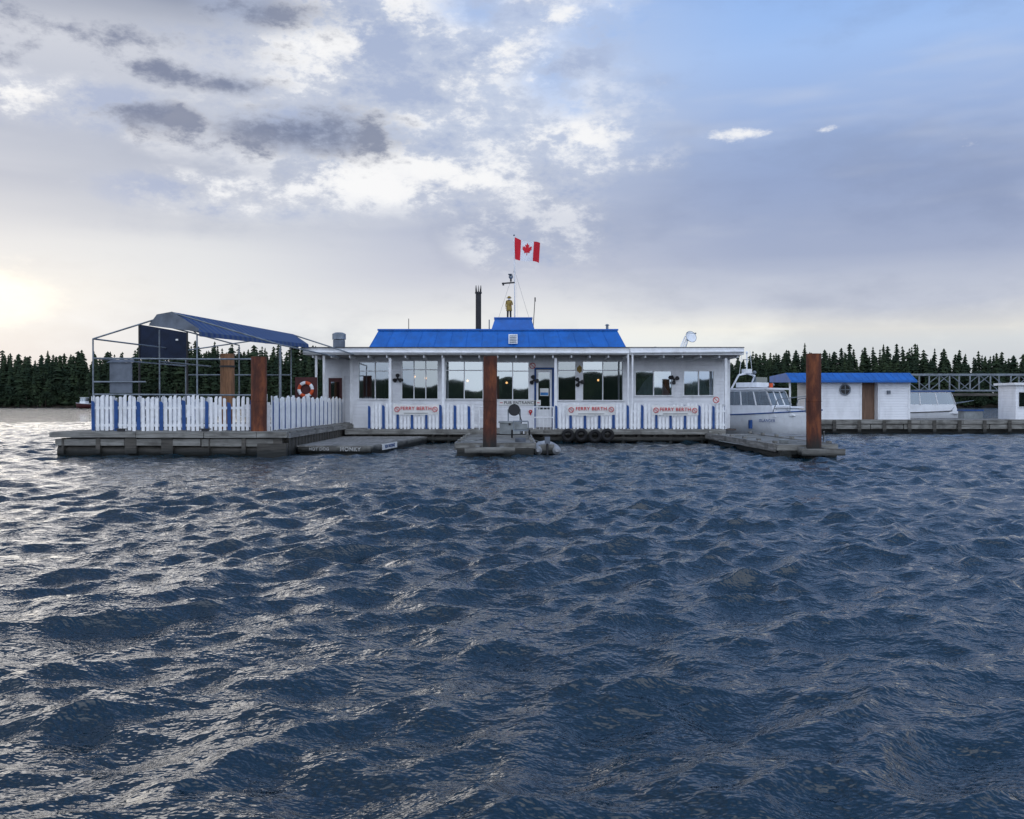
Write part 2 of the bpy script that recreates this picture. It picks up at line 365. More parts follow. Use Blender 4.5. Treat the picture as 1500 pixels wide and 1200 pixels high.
for i in range(N):
    mt=FR if (i<N//4 or i>=3*N//4) else FW
    for j in range(Mv):
        a0=i*(Mv+1)+j; e.f.append([a0,a0+1,a0+Mv+2,a0+Mv+1]); e.mi.append(e._m(mt)); e.sm.append(True)
e.done('cloth',flag)
half=[(0,1),(.16,.70),(.34,.79),(.26,.36),(.47,.57),(.52,.46),(.78,.50),(.70,.28),(.80,.2),(.42,-.10),(.46,-.26),(.05,-.2),(.05,-.55)]
leaf=half+[(-x,y) for x,y in reversed(half[1:])]
bm=bmesh.new(); f=bm.faces.new([bm.verts.new((x,y,0)) for x,y in leaf]); bmesh.ops.triangulate(bm,faces=[f])
bmesh.ops.subdivide_edges(bm,edges=bm.edges[:],cuts=2,use_grid_fill=True)
bm.verts.ensure_lookup_table(); bm.faces.ensure_lookup_table()
e=B()
for off in(-.012,.012):
    vs=[fl(.5+v.co.x*.24,.44-v.co.y*.42+.02,off) for v in bm.verts]
    e.poly(vs,[[v.index for v in f.verts] for f in bm.faces],FR,True)
e.done('maple_leaf',flag); bm.free()
st=empty('fisherman_statue')
def skin(name,verts,edges,radii,root,mat,parent):
    me=bpy.data.meshes.new(name); me.from_pydata(verts,edges,[]); o=bpy.data.objects.new(name,me); scene.collection.objects.link(o)
    md=o.modifiers.new('s','SKIN'); 
    for i,rr in enumerate(radii): me.skin_vertices[0].data[i].radius=(rr,rr*.8) if not isinstance(rr,tuple) else rr
    me.skin_vertices[0].data[root].use_root=True
    sb=o.modifiers.new('u','SUBSURF'); sb.levels=2; sb.render_levels=2
    dg=bpy.context.evaluated_depsgraph_get(); m2=bpy.data.meshes.new_from_object(o.evaluated_get(dg)); o.modifiers.clear(); o.data=m2
    m2.materials.clear(); m2.materials.append(mat); m2.polygons.foreach_set('use_smooth',[True]*len(m2.polygons)); o.parent=parent; return o
S=1.18/1.8; bx,by,bz=-.15,46.7,6.27
T=lambda x,y,z:(bx+x*S,by+y*S,bz+z*S)
V=[T(0,0,.92),T(0,0,1.15),T(0,0,1.38),T(0,0,1.5),T(0,-.01,1.62),T(.19,0,1.40),T(.27,-.05,1.14),T(.18,-.26,1.08),T(-.19,0,1.40),T(-.26,.02,1.12),T(-.25,-.08,.88),
   T(.10,0,.86),T(.11,-.02,.50),T(.12,0,.09),T(.13,-.14,.05),T(-.10,0,.86),T(-.11,-.02,.50),T(-.12,0,.09),T(-.13,-.14,.05)]
Ed=[(0,1),(1,2),(2,3),(3,4),(2,5),(5,6),(6,7),(2,8),(8,9),(9,10),(0,11),(11,12),(12,13),(13,14),(0,15),(15,16),(16,17),(17,18)]
Rd=[.17,.18,.17,.07,.10,.08,.065,.045,.08,.065,.045,.12,.105,.09,.07,.12,.105,.09,.07]
fig=skin('body',V,Ed,[q*S*1.05 for q in Rd],0,YEL,st)
fig.data.materials.append(DARK); fig.data.materials.append(SKIN)
for pl in fig.data.polygons:
    z=(pl.center.z-bz)/S; 
    if z<.62: pl.material_index=1
    elif z>1.48: pl.material_index=2
    else: pl.material_index=0
e=B()
e.cyl((bx,by,bz+.62*S),(bx,by,bz+1.05*S),.24*S,YEL,r1=.2*S,n=16,caps=False)
e.sphere((bx,by+.02,bz+1.70*S),.14*S,YEL,sc=(1,1,.8)); e.cyl((bx,by+.02,bz+1.66*S),(bx,by+.02,bz+1.70*S),.24*S,YEL,r1=.13*S,n=16)
e.sphere((bx,by-.095*S,bz+1.54*S),.07*S,TRIM,sc=(1,.7,1.1)); e.sphere((bx,by-.12*S,bz+1.61*S),.022*S,SKIN)
for sx in(-1,1): e.sphere((bx+sx*.035*S,by-.10*S,bz+1.64*S),.012*S,DARK); e.sphere((bx+sx*.1*S,by,bz+1.62*S),.03*S,SKIN,sc=(.5,1,1.2))
for hx,hy,hzz in((.18,-.28,1.08),(-.25,-.1,.84)):
    for k in range(4): e.cyl(T(hx-.03+.02*k,hy,hzz),T(hx-.03+.02*k,hy-.05,hzz-.05-.005*(k%2)),.010*S,SKIN,n=5)
    e.cyl(T(hx-.04,hy+.02,hzz),T(hx-.07,hy-.02,hzz-.02),.012*S,SKIN,n=5)
e.done('hat_coat_skirt_beard',st)
def prop(x,y,z,r,rot=0):
    o=empty('ship_propeller') ; b=B()
    b.cyl((x,y-.08,z),(x,y+.06,z),r*.22,DARK,n=14); b.cyl((x,y-.16,z),(x,y-.08,z),r*.08,DARK,r1=r*.22,n=14)
    for k in range(3):
        t0=rot+k*2*math.pi/3+math.pi/2
        pts=[];nn=12
        for i in range(nn):
            u=2*math.pi*i/nn; rad=r*(.58+.42*math.cos(u)); w_=r*.40*math.sin(u)*(1.0+.3*math.cos(u))
            pts.append((x+rad*math.cos(t0)-w_*math.sin(t0), y-.03+w_*.35, z+rad*math.sin(t0)+w_*math.cos(t0)))
        back=[(q[0],q[1]+.03,q[2]) for q in pts]
        b.poly(pts+back,[tuple(range(nn)),tuple(range(2*nn-1,nn-1,-1))]+[(i,nn+i,nn+(i+1)%nn,(i+1)%nn) for i in range(nn)],DARK)
    b.done('blades_and_hub',o)
for k,(px,py) in enumerate(((583,555),(782,557),(848,560),(987,556))): prop(wx(px),WY-.1,wz(py),.25,.3*k)
e=B(); x,z=wx(849),wz(541); e.poly([(x-.2,WY-.03,z),(x,WY-.03,z-.2),(x+.2,WY-.03,z),(x,WY-.03,z+.2)],[(0,1,2,3)],YEL)
e.done('diamond_notice',pub)
def nosign(b,x,y,z,r):
    b.torus((x,y,z),r,r*.13,(0,1,0),RED,n=20,k=6); b.obox((x,y,z),(r*1.9,.012,r*.2),0,RED,ry=math.radians(45)); 
for (px,py,y_) in((780,536,WY-.05),(1049,586,40.8)):
    o=empty('no_entry_sign'); e=B(); s_=y_/1300; x=(px-750)*s_; z=EYE+(590-py)*s_
    e.cyl((x,y_+.005,z),(x,y_+.03,z),.16,PAPER,n=20); nosign(e,x,y_,z,.13); e.done('disc',o)
o=empty('pub_entrance_sign'); e=B(); e.box(wx(731),wx(792),WY-.05,WY-.03,wz(594),wz(586),PAPER)
e.box(wx(732.5),wx(736.5),WY-.058,WY-.053,wz(590.6),wz(589.6),RED); e.box(wx(786.5),wx(790.5),WY-.058,WY-.053,wz(590.6),wz(589.6),RED)
e.done('board',o); text('lettering','PUB ENTRANCE',(wx(761.5),WY-.055,wz(590.2)),.2,DARK,o)
# ------------------------------------------------------------------ fences
def fence(name,segs,zb,h,pitch,pw,every,mats=(PICK,BLUEP),arch=.08,start=0):
    o=empty(name); b=B(); k=start
    for (x0,y0,x1,y1) in segs:
        L=math.hypot(x1-x0,y1-y0); rz=math.atan2(y1-y0,x1-x0); n=int(L/pitch)
        ux,uy=(x1-x0)/L,(y1-y0)/L; nx,ny=-uy,ux
        for i in range(n):
            s_=(i+.5)*pitch; ph=(k%every)/every; blue=(k%every==0)
            hh=h+arch*math.sin(math.pi*ph)-(.08 if blue else 0)+random.uniform(-.015,.015)+.035*math.sin(k*.37)
            w_=pw*(1.0+random.uniform(-.08,.08))*(1.15 if blue else 1); cx=x0+ux*s_; cy=y0+uy*s_
            m_=mats[1] if blue else mats[0]
            zb0=zb+random.uniform(.0,.03)+(.015 if blue else 0)
            tilt=random.uniform(-.012,.012)
            a=w_/2; t=.012; sl=.05*math.cos(math.pi*ph*2)
            P=[(-a,zb0),(a,zb0),(a+tilt,zb+hh-.03-sl),(a*.4+tilt,zb+hh),(-a*.4+tilt,zb+hh),(-a+tilt,zb+hh-.03+sl)]
            vs=[(cx+ux*q-nx*t,cy+uy*q-ny*t,z) for q,z in P]+[(cx+ux*q+nx*t,cy+uy*q+ny*t,z) for q,z in P]
            b.poly(vs,[(0,1,2,3,4,5),(11,10,9,8,7,6)]+[(i2,6+i2,6+(i2+1)%6,(i2+1)%6) for i2 in range(6)],m_)
            k+=1
        for zr in(zb+.2,zb+h*.72):
            b.obox(((x0+x1)/2+nx*.04,(y0+y1)/2+ny*.04,zr),(L,.045,.09),rz,mats[0])
        for j in range(int(L/2)+1):
            q=min(L-.05,.05+j*2.0); b.obox((x0+ux*q+nx*.1,y0+uy*q+ny*.1,zb+h*.45),(.09,.09,h*.9),rz,mats[0])
    b.done('pickets_and_rails',o)
    return o
LD=.85
fence('picket_fence',[(-14.85,31.3,-8.52,31.3),(-8.5,31.32,-8.35,44.2)],LD,1.13,.160,.105,5,arch=.12)
fence('picket_fence',[(-14.87,44,-14.87,31.35)],LD,1.13,.160,.105,5,arch=.12)
fence('picket_fence',[(-6.68,41.0,-1.6,41.0)],FZ,1.16,.165,.105,4,arch=.03)
fence('picket_fence',[(1.97,41.0,9.85,41.0),(9.87,41.02,9.9,43.0)],FZ,1.16,.165,.105,4,arch=.03)
def berth(px0,px1,py0,py1,tilt):
    y=40.93; s_=y/1300; x0,x1=(px0-750)*s_,(px1-750)*s_; z1,z0=EYE+(590-py0)*s_,EYE+(590-py1)*s_
    o=empty('ferry_berth_sign'); b=B(); n=12
    vs=[]
    for i in range(n+1):
        u=i/n; sag=-.03*math.sin(math.pi*u)+tilt*(u-.5)
        vs+= [(x0+(x1-x0)*u,y-.02*math.sin(u*5),z0+sag),(x0+(x1-x0)*u,y-.02*math.sin(u*5)-.01,z1+sag)]
    b.poly(vs,[(2*i,2*i+2,2*i+3,2*i+1) for i in range(n)],PAPER,True)
    zc=(z0+z1)/2; nosign(b,x0+.18,y-.045,zc-.01-tilt*.4,.11); nosign(b,x1-.18,y-.045,zc-.01+tilt*.4,.11)
    b.box(x0+.5,x1-.5,y-.045,y-.04,z0+.045,z0+.065,DARK)
    b.done('banner',o); text('lettering','FERRY BERTH',((x0+x1)/2,y-.05,zc+.03),.22,RED,o)
berth(576,643,592,607,.0); berth(831,901,592,608,.02); berth(955,1023,594,608,-.02)
# ------------------------------------------------------------------ docks
def boards_x(b,x0,x1,y0,y1,z,mat,w=.19):
    y=y0
    while y<y1-.05:
        e_=min(y1,y+w); j=random.uniform(0,.012); b.box(x0-random.uniform(0,.03),x1+random.uniform(0,.03),y,e_-.015,z-.05,z+j,mat); y+=w
ld=empty('fenced_timber_dock'); b=B()
boards_x(b,-15.8,-7.75,30.55,46,LD-.005,DOCK)
x=-15.85
while x<-7.9:
    L=random.uniform(1.8,3.2); x1=min(-7.7,x+L); b.box(x,x1-.02,30.4+random.uniform(-.02,.02),30.54,LD-.20+random.uniform(-.015,.015),LD-.01+random.uniform(-.01,.012),DOCK); x=x1
b.box(-15.86,-15.80,30.56,46,LD-.2,LD-.06,DOCKY); b.box(-7.74,-7.68,30.56,46,LD-.22,LD-.06,DOCKY)
x=-15.7
while x<-8.0:
    L=random.uniform(1.6,2.8); x1=min(-7.85,x+L); b.box(x,x1-.03,30.5+random.uniform(-.03,.03),30.7,.36+random.uniform(-.02,.02),.60,DOCK); x=x1
for i in range(7): b.box(-15.6+i*1.25+random.uniform(-.2,.2),-15.40+i*1.25,30.46,30.62,.1,.64,DOCKD)
for y in(30.9,33,36,39,42,45): b.cyl((-15.7,y,.15),(-7.9,y,.17),.3,DOCKD,n=12)
b.box(-15.6,-7.95,30.75,45.8,.2,.62,DOCKD)
for i in range(30): b.box(-7.93,-7.80,31+i*.5,31.4+i*.5,-.1,.62,DOCKD)
b.box(-8.7,-7.7,30.28,30.50,-.2,.45,DOCKD)
for x in(-13.5,-10.6): b.box(x-.12,x+.12,30.6,30.7,LD+.01,LD+.07,DARK); b.box(x-.2,x+.2,30.62,30.68,LD+.07,LD+.11,DARK)
b.done('deck_and_floats',ld)
ll=empty('low_float_dock'); b=B()
vs=[(-7.65,32,.02),(-5.05,31.6,.02),(-3.9,40.5,.02),(-7.6,40.5,.02)]
vs=[(q[0],q[1],-.3) for q in vs]+[(q[0],q[1],.24) for q in vs]
b.poly(vs,[(4,5,6,7),(0,1,5,4),(1,2,6,5),(2,3,7,6),(3,0,4,7)],DOCKD)
y=31.75
while y<40.4:
    u=(y-31.6)/9.4; b.obox(((-7.65+(-5.1+1.15*u))/2,y+.07,.29),(-5.02+1.15*u+7.68,.17,.05),-.02*(1-u),DOCKY); y+=.2
b.obox((-6.35,31.72,.20),(2.7,.12,.2),-.153,DOCK)
b.obox((-4.48,36.1,.2),(.1,9.0,.18),-.122,DOCK)
b.done('float',ll)
CHALK=mat_basic('faded_white_lettering',(.5,.5,.49),.9,var=.5,nscale=12)
text('painted_lettering','MONKY',(-5.75,31.53,.19),.2,CHALK,ll,rz=-.153); text('painted_lettering_b','HOT DOG',(-6.9,31.70,.19),.15,CHALK,ll,rz=-.153)
o=empty('name_board_sign'); b=B(); b.obox((-4.69,34.0,.2),(.03,2.2,.22),-.122,PAPER); b.done('board',o)
t=text('lettering','BOAT MOORAGE',(-4.665,34.0,.2),.17,BLUEP,o,rz=math.pi/2-.122)
bf=empty('building_float'); b=B()
b.box(-7.6,9.7,40.95,54.6,.05,FZ-.065,DOCKD)
boards_x(b,-7.65,9.75,40.75,43,FZ-.005,DOCKY)
b.box(-7.65,9.78,40.6,40.73,FZ-.22,FZ-.01,DOCK)
for i in range(24): b.cyl((-7.3+i*.73,40.9,-.2),(-7.3+i*.73,40.9,.45),.13,DOCKD,n=8)
b.box(-7.6,9.7,40.72,40.9,.12,.26,DOCKD)
b.done('deck_and_floats',bf)
def finger(name,x0,x1,y0,y1,z):
    o=empty(name); b=B()
    boards_x(b,x0,x1,y0+.2,y1,z,DOCK,.2)
    b.box(x0-.02,x1+.02,y0,y0+.18,z-.17,z+.03,DOCK)
    b.box(x0-.06,x0-.0,y0+.2,y1,z-.22,z+.04,DOCKY); b.box(x1+.0,x1+.06,y0+.2,y1,z-.22,z+.04,DOCKY)
    b.box(x0+.08,x1-.08,y0+.22,y1-.01,-.2,z-.06,DOCKD)
    n=max(2,int((x1-x0)/.55))
    for i in range(n): 
        xx=x0+.25+i*(x1-x0-.5)/(n-1); b.cyl((xx,y0-.06-random.uniform(0,.15),.06+.04*(i%2)),(xx,y0+2.6,.05),.2,DOCKD,n=10)
    b.box(x0+.05,x1-.05,y0+.03,y0+.15,z-.30,z-.175,DOCKD)
    for i in range(6):
        yy=y0+.6+i*(y1-y0-1)/5
        for x in(x0+.08,x1-.08): b.box(x-.05,x+.05,yy-.14,yy+.14,z+.05,z+.13,DOCK)
    b.done('deck_and_floats',o); return o
fm=finger('finger_dock',-1.95,.78,30.9,40.55,.42)
b=B(); b.box(-1.6,.1,29.95,30.08,.14,.34,DOCK); b.box(-1.25,-1.1,30.09,30.88,.14,.36,DOCK); b.box(-.42,-.27,30.09,30.88,.14,.36,DOCK); b.box(-1.9,.75,30.66,30.88,-.1,.28,DOCKD)
b.done('pile_guide',fm)
fr=finger('finger_dock',8.9,10.9,29.7,40.7,.42)
b=B(); b.box(9.5,10.9,29.0,29.12,.12,.34,DOCK); b.box(9.55,9.68,29.13,29.68,.12,.36,DOCK); b.box(10.27,10.4,29.13,29.68,.12,.36,DOCK)
b.box(10.95,13.0,37.5,41,.25,.42,DOCKY); b.box(11.0,12.9,37.4,40.9,-.2,.245,DOCKD)
b.poly([(10.96,33,.405),(12.8,37.4,.405),(10.96,37.4,.405),(10.96,33,-.2),(12.8,37.4,-.2)],[(0,1,2),(3,4,1,0)],DOCKY)
b.done('pile_guide_and_side_float',fr)
for (x,y,rr,zt,tx) in((-.76,30.38,.235,3.44,.02),(10.0,29.4,.24,3.47,-.015),(-8.85,31.02,.27,3.45,.01)):
    o=empty('steel_mooring_pile'); b=B(); b.cyl((x-tx,y,-2),(x+tx,y,zt),rr,RUST,n=28,caps=False)
    b.poly([(x+tx+rr*.96*math.cos(t),y+rr*.96*math.sin(t),zt-.02) for t in [2*math.pi*i/28 for i in range(28)]],[tuple(range(28))],RUST)
    b.torus((x+tx,y,zt-.01),rr*.98,.012,(0,0,1),RUST,n=28,k=6); b.torus((x+tx*.4,y,1.9),rr,.012,(0,0,1),RUST,n=28,k=6)
    b.done('shaft',o)
o=empty('timber_piling'); b=B(); b.cyl((-10.9,34,-1),(-10.9,34,3.72),.28,WOODB,r1=.26,n=14); b.cyl((-10.9,34,3.2),(-10.9,34,3.27),.29,DARK,n=14); b.done('shaft',o)
for i,x in enumerate((2.55,3.15,3.78,4.36)):
    o=empty('tyre_fender'); b=B(); zz=.36+.03*math.sin(i*2.3); b.torus((x,40.45,zz),.215,.085,(.12*math.sin(i*3),1,.1),BLACK,n=28,k=12)
    b.cyl((x,40.5,.58),(x,40.7,.66),.02,GREYL,n=5)
    for t in range(20):
        a=t*math.pi/10; b.obox((x+.292*math.cos(a),40.45,zz+.292*math.sin(a)),(.025,.13,.04),0,BLACK,ry=-a)
    b.done('tyre',o)
# inflatable dinghy tied to the centre float, stern towards the viewer
o=empty('inflatable_dinghy'); b=B(); cx_=1.24; TB=mat_basic('grey_inflatable_tube',(.30,.31,.32),.55,var=.2)
pts=[(cx_-.33,31.1,.17),(cx_-.35,32.2,.17),(cx_-.32,32.9,.19),(cx_-.2,33.4,.24),(cx_,33.6,.27),(cx_+.2,33.4,.24),(cx_+.32,32.9,.19),(cx_+.35,32.2,.17),(cx_+.33,31.1,.17)]
for p0,p1 in zip(pts[:-1],pts[1:]): b.cyl(p0,p1,.15,TB,n=16); b.sphere(p1,.15,TB)
for q in(pts[0],pts[-1]): b.cyl(q,(q[0],q[1]-.22,q[2]+.02),.15,TB,r1=.06,n=16)
b.box(cx_-.24,cx_+.24,31.2,31.25,.05,.38,DOCK); b.box(cx_-.3,cx_+.3,32.1,32.35,.29,.32,DOCK); b.poly([(cx_-.3,31.2,.06),(cx_+.3,31.2,.06),(cx_+.25,33.2,.08),(cx_-.25,33.2,.08)],[(0,1,2,3)],GREY)
b.box(cx_-.09,cx_+.09,30.98,31.19,.42,.66,GREY); b.box(cx_-.08,cx_+.08,31.0,31.17,.661,.70,BLACK); b.cyl((cx_,31.06,-.2),(cx_,31.08,.42),.04,DARK); b.cyl((cx_,31.2,.58),(cx_+.03,31.6,.66),.018,BLACK,n=6)
b.cyl((cx_-.2,33.4,.38),(.7,33.7,.48),.012,GREYL,n=5)
b.done('tubes_transom_and_outboard',o)
o=empty('hose_reel'); b=B(); x,y,z=.1,40.4,1.52
b.cyl((x,y-.12,z),(x,y-.09,z),.27,DARK,n=24); b.cyl((x,y+.09,z),(x,y+.12,z),.27,DARK,n=24); b.torus((x,y,z),.16,.085,(0,1,0),BLACK); 
for k in range(4): b.torus((x,y-.06+k*.04,z),.2,.025,(0,1,0),BLACK)
b.box(x-.3,x-.24,y-.05,y+.05,.42,z,STEEL); b.box(x+.24,x+.3,y-.05,y+.05,.42,z,STEEL); b.box(x-.3,x+.3,y-.03,y+.03,z-.03,z+.03,STEEL)
pts=[(x+.2,y-.1,z-.1),(x+.35,y-.2,1.0),(x+.2,y-.4,.6),(x-.3,y-.6,.47),(x-.8,y-1.2,.46),(x-.2,y-1.9,.46),(x+.5,y-1.4,.46)]
b.tube(pts,.02,BLACK); b.done('reel',o)
o=empty('dock_storage_box'); b=B(); b.box(-.55,.35,39.2,39.8,.46,.95,GREYL); b.box(-.6,.4,39.15,39.85,.955,1.02,GREYL); b.box(-.15,-.05,39.12,39.145,.85,.95,DARK); b.done('box_and_lid',o)
o=empty('wooden_step'); b=B()
for k in range(2): b.box(.55,1.4,40.0-.35*k,40.5-.35*k,.46,.62-.08*k+.02,DOCK)
b.box(.5,.55,39.6,40.5,.46,.7,TRIM); b.done('treads',o)
o=empty('gate_rail'); b=B()
for x in(-1.5,-.9,1.0,1.9): b.cyl((x,40.8,FZ),(x,40.8,FZ+1.05),.03,TRIM,n=8)
for z in(.55,1.03): b.cyl((-1.5,40.8,FZ+z),(-.9,40.8,FZ+z),.025,TRIM,n=8); b.cyl((1.0,40.8,FZ+z),(1.9,40.8,FZ+z),.025,TRIM,n=8)
for k in range(5): b.cyl((1.1+k*.17,40.8,FZ),(1.1+k*.17,40.8,FZ+1.03),.012,TRIM,n=6)
b.done('rails',o)
o=empty('dock_cart'); b=B()
b.box(.05,.65,35.2,36.1,.72,.78,STEEL); b.tube([(.05,35.2,.78),(.05,35.2,1.1),(.65,35.2,1.1),(.65,35.2,.78)],.02,STEEL,n=6); b.tube([(.05,36.1,.78),(.05,36.1,1.1),(.65,36.1,1.1),(.65,36.1,.78)],.02,STEEL,n=6)
for x in(.0,.7): b.torus((x,35.65,.6),.14,.035,(1,0,0),BLACK,n=18,k=8); b.cyl((x-.02,35.65,.6),(x+.02,35.65,.6),.05,STEEL)
b.box(.1,.6,35.3,36.0,.79,1.0,GREYL); b.done('tray_and_wheels',o)
o=empty('mooring_rope'); b=B()
def rope(p0,p1,sag,n=10,r=.018):
    pts=[tuple(Vector(p0).lerp(Vector(p1),i/n)+Vector((0,0,-sag*math.sin(math.pi*i/n)))) for i in range(n+1)]
    b.tube(pts,r,GREYL,n=5)
rope((9.7,30.2,.52),(8.4,36,.3),.15); rope((-1.0,30.7,.6),(-1.8,32,.5),.05); rope((10.3,29.3,.9),(10.7,30.5,.5),.1)
for k in range(4): b.torus((9.5,31.0,.46+.03*k),.16,.018,(0,0,1),GREYL,n=18,k=5); b.torus((.3,32.0,.46+.03*k),.18,.018,(0,0,1),GREY,n=18,k=5)
b.done('rope',o)
o=empty('map_pin_sign'); b=B(); x,z=wx(777),wz(603); y=WY-.06
b.torus((x,y,z),.06,.028,(0,1,0),RED,n=16,k=6); b.cyl((x,y,z-.05),(x,y,z-.2),.05,RED,r1=.003,n=10); b.done('pin',o)
# ------------------------------------------------------------------ canopy
cs=empty('pipe_frame_canopy'); b=B(); PR=.03
A=Vector((-12.2,32,5.10)); Bk=Vector((-10.1,41,5.0))
posts=[(-15.1,32,4.15),(-13.3,33.5,4.6),(-11.35,32,4.3),(-14.7,40,4.2),(-8.6,33,4.0),(-9.95,38,4.15),(-10.2,41,4.5),(-7.9,44,3.95),(-12.6,41,4.5)]
for (x,y,z) in posts: b.cyl((x,y,LD),(x,y,z),PR,STEEL,n=8)
def seg(*p): b.tube(p,PR,STEEL)
seg((-15.1,32,4.15),(-12.95,32,4.82),(-12.2,32,5.08)); seg((-12.2,32,5.08),(-8.6,33,4.0)); seg((-15.1,32,4.15),(-14.7,40,4.2)); seg((-14.7,40,4.2),(-10.1,41,4.98),(-7.3,41,4.08))
seg((-8.6,33,4.0),(-7.9,44,3.95)); seg((-15.1,32.0,3.45),(-11.35,32,3.42),(-8.9,32,3.42)); seg((-15.1,32,2.6),(-13.2,32,2.6)); seg((-15.1,32,2.15),(-9.2,32,2.12)); seg((-14.7,40,3.1),(-9.95,40,3.1))
seg((-15.1,32,3.45),(-14.7,40,3.5)); seg((-11.35,32,4.3),(-10.2,41,4.5)); seg((-13.0,32,4.75),(-12.6,41,4.5)); seg((-13.3,33.5,3.4),(-12.9,38,3.4))
for k in range(9):
    u=k/8; R0=A.lerp(Bk,u); Rr=Vector((-11.35,32,4.32)).lerp(Vector((-9.5,41,4.5)),u); Rl=Vector((-13.0,32,4.75)).lerp(Vector((-11.4,41,4.6)),u)
    b.tube([Rl,R0-Vector((0,0,.04)),Rr],.022,STEEL); b.tube([Rl,Rr],.018,STEEL)
b.done('pipes',cs)
b=B()
def stripe(u0,u1,mat):
    R0=A.lerp(Bk,u0);R1=A.lerp(Bk,u1);Q0=Vector((-11.25,31.9,4.40)).lerp(Vector((-9.4,41,4.55)),u0);Q1=Vector((-11.25,31.9,4.40)).lerp(Vector((-9.4,41,4.55)),u1)
    L0=Vector((-13.05,31.9,4.70)).lerp(Vector((-11.4,41,4.6)),u0);L1=Vector((-13.05,31.9,4.70)).lerp(Vector((-11.4,41,4.6)),u1)
    up=Vector((0,0,.015)); b.poly([Q0,Q1,R1+up,R0+up],[(0,1,2,3)],mat); b.poly([L0,R0+up,R1+up,L1],[(0,1,2,3)],mat)
    d=Vector((.02,0,-.17)); b.poly([Q0+d,Q1+d,Q1,Q0],[(0,1,2,3)],mat)
STR=mat_basic('canopy_light_blue',(.05,.085,.16),.6,var=.1); STB=mat_basic('canopy_blue',(.012,.045,.16),.6,var=.1)
for k in range(48): stripe(k/48,(k+1)/48,STB if k%2 else STR)
b.done('striped_canopy_roof',cs)
b=B(); b.poly([(-13.05,31.88,4.62),(-12.75,31.88,5.02),(-12.2,31.88,5.12),(-11.22,31.88,4.5),(-11.3,31.88,4.40)],[(0,1,2,3,4)],GREY); b.done('gable_end_canvas',cs)
b=B(); b.box(-14.55,-13.75,32.1,32.16,2.2,3.3,GREY); b.poly([(-14.65,32.05,3.3),(-13.65,32.05,3.3),(-13.75,32.3,3.42),(-14.55,32.3,3.42)],[(0,1,2,3)],GREY); b.done('hanging_tarp',cs)
o=empty('navy_banner'); b=B()
vs=[];n=10
for i in range(n+1):
    u=i/n; x=-15.95+2.05*u; vs+=[(x,38+.08*math.sin(u*9),3.75+.04*math.sin(u*6)),(x,38+.05*math.sin(u*9),5.2-.35*u)]
b.poly(vs,[(2*i,2*i+2,2*i+3,2*i+1) for i in range(n)],NAVY,True); b.box(-14.35,-14.25,37.88,37.9,4.5,4.57,PAPER)
b.cyl((-15.95,38,LD),(-15.95,38,5.2),.04,DARK); b.cyl((-13.9,38,LD),(-13.9,38,4.9),.04,DARK); b.done('cloth_and_poles',o)
o=empty('life_ring'); b=B(); x,y,z=-9.3,40,2.45
for k in range(8):
    t0,t1=k*math.pi/4,(k+1)*math.pi/4; pts=[(x+.3*math.cos(t0+(t1-t0)*j/4),y,z+.3*math.sin(t0+(t1-t0)*j/4)) for j in range(5)]
    b.tube(pts,.075,ORANGE if k%2 else TRIM,n=10)
b.box(x-.5,x+.5,y+.1,y+.14,1.9,3.0,MAROON); b.cyl((x,y+.18,LD),(x,y+.18,3.0),.05,TRIM); b.done('ring_and_board',o)
for (x,y) in((-13.6,35),(-11.6,36.5),(-10.3,34.5),(-12.4,39.5)):
    o=empty('patio_table'); b=B(); b.cyl((x,y,LD),(x,y,LD+.74),.05,DARK); b.cyl((x,y,LD+.74),(x,y,LD+.78),.55,GREYL,n=20); b.cyl((x,y,LD),(x,y,LD+.04),.3,DARK)
    b.done('table_top_and_leg',o)
for (x,y) in((-14.3,35),(-12.9,35),(-12.3,36.5),(-10.9,36.4),(-9.6,34.5),(-11.7,39.5)):
    o=empty('patio_chair'); b=B(); b.box(x-.22,x+.22,y-.22,y+.22,LD+.42,LD+.46,TRIM); b.box(x-.22,x+.22,y+.2,y+.23,LD+.46,LD+.92,TRIM)
    for sx in(-.2,.2):
        for sy in(-.2,.2): b.cyl((x+sx,y+sy,LD),(x+sx,y+sy,LD+.42),.02,TRIM,n=6)
    b.done('seat_and_legs',o)
# ------------------------------------------------------------------ right hand side
o=empty('main_dock'); b=B(); boards_x(b,17.5,62,53.4,60,.80,DOCKY,.25)
x=17.5
while x<62:
    L=random.uniform(2.5,4); b.box(x,x+L-.03,53.15+random.uniform(-.03,.03),53.38,.58+random.uniform(-.02,.02),.82,DOCK); x+=L
x=17.5
while x<62: 
    L=random.uniform(1.8,3.5); b.box(x,x+L-.05,53.2+random.uniform(-.03,.03),53.5,.28,.54,DOCK); x+=L
b.box(17.6,62,53.55,59.9,-.1,.72,DOCKD)
for k in range(30): b.box(17.7+k*1.5,17.9+k*1.5,53.1,53.14,.1,.8,DOCKD)
b.box(12,17.4,55.5,58,.3,.75,DOCKD)
b.done('deck_and_floats',o)
sh=empty('boat_shed'); b=B(); SY=55.2
quads_with_openings(b,18.95,24.7,.8,3.3,SY,[(21.75,22.75,.8,3.2)],WHITE)
b.poly([(18.95,SY,.8),(18.95,59,.8),(18.95,59,3.3),(18.95,SY,3.3)],[(0,1,2,3)],WHITE); b.poly([(24.7,SY,.8),(24.7,59,.8),(24.7,59,3.3),(24.7,SY,3.3)],[(0,1,2,3)],WHITE)
b.box(18.95,24.7,58.95,59,.8,3.3,WHITE)
b.box(21.7,22.9,SY+.5,SY+.55,.8,3.2,TERRA); b.box(21.65,21.75,SY-.03,SY+.5,.8,3.25,TRIM); b.box(22.75,22.85,SY-.03,SY+.5,.8,3.25,TRIM)
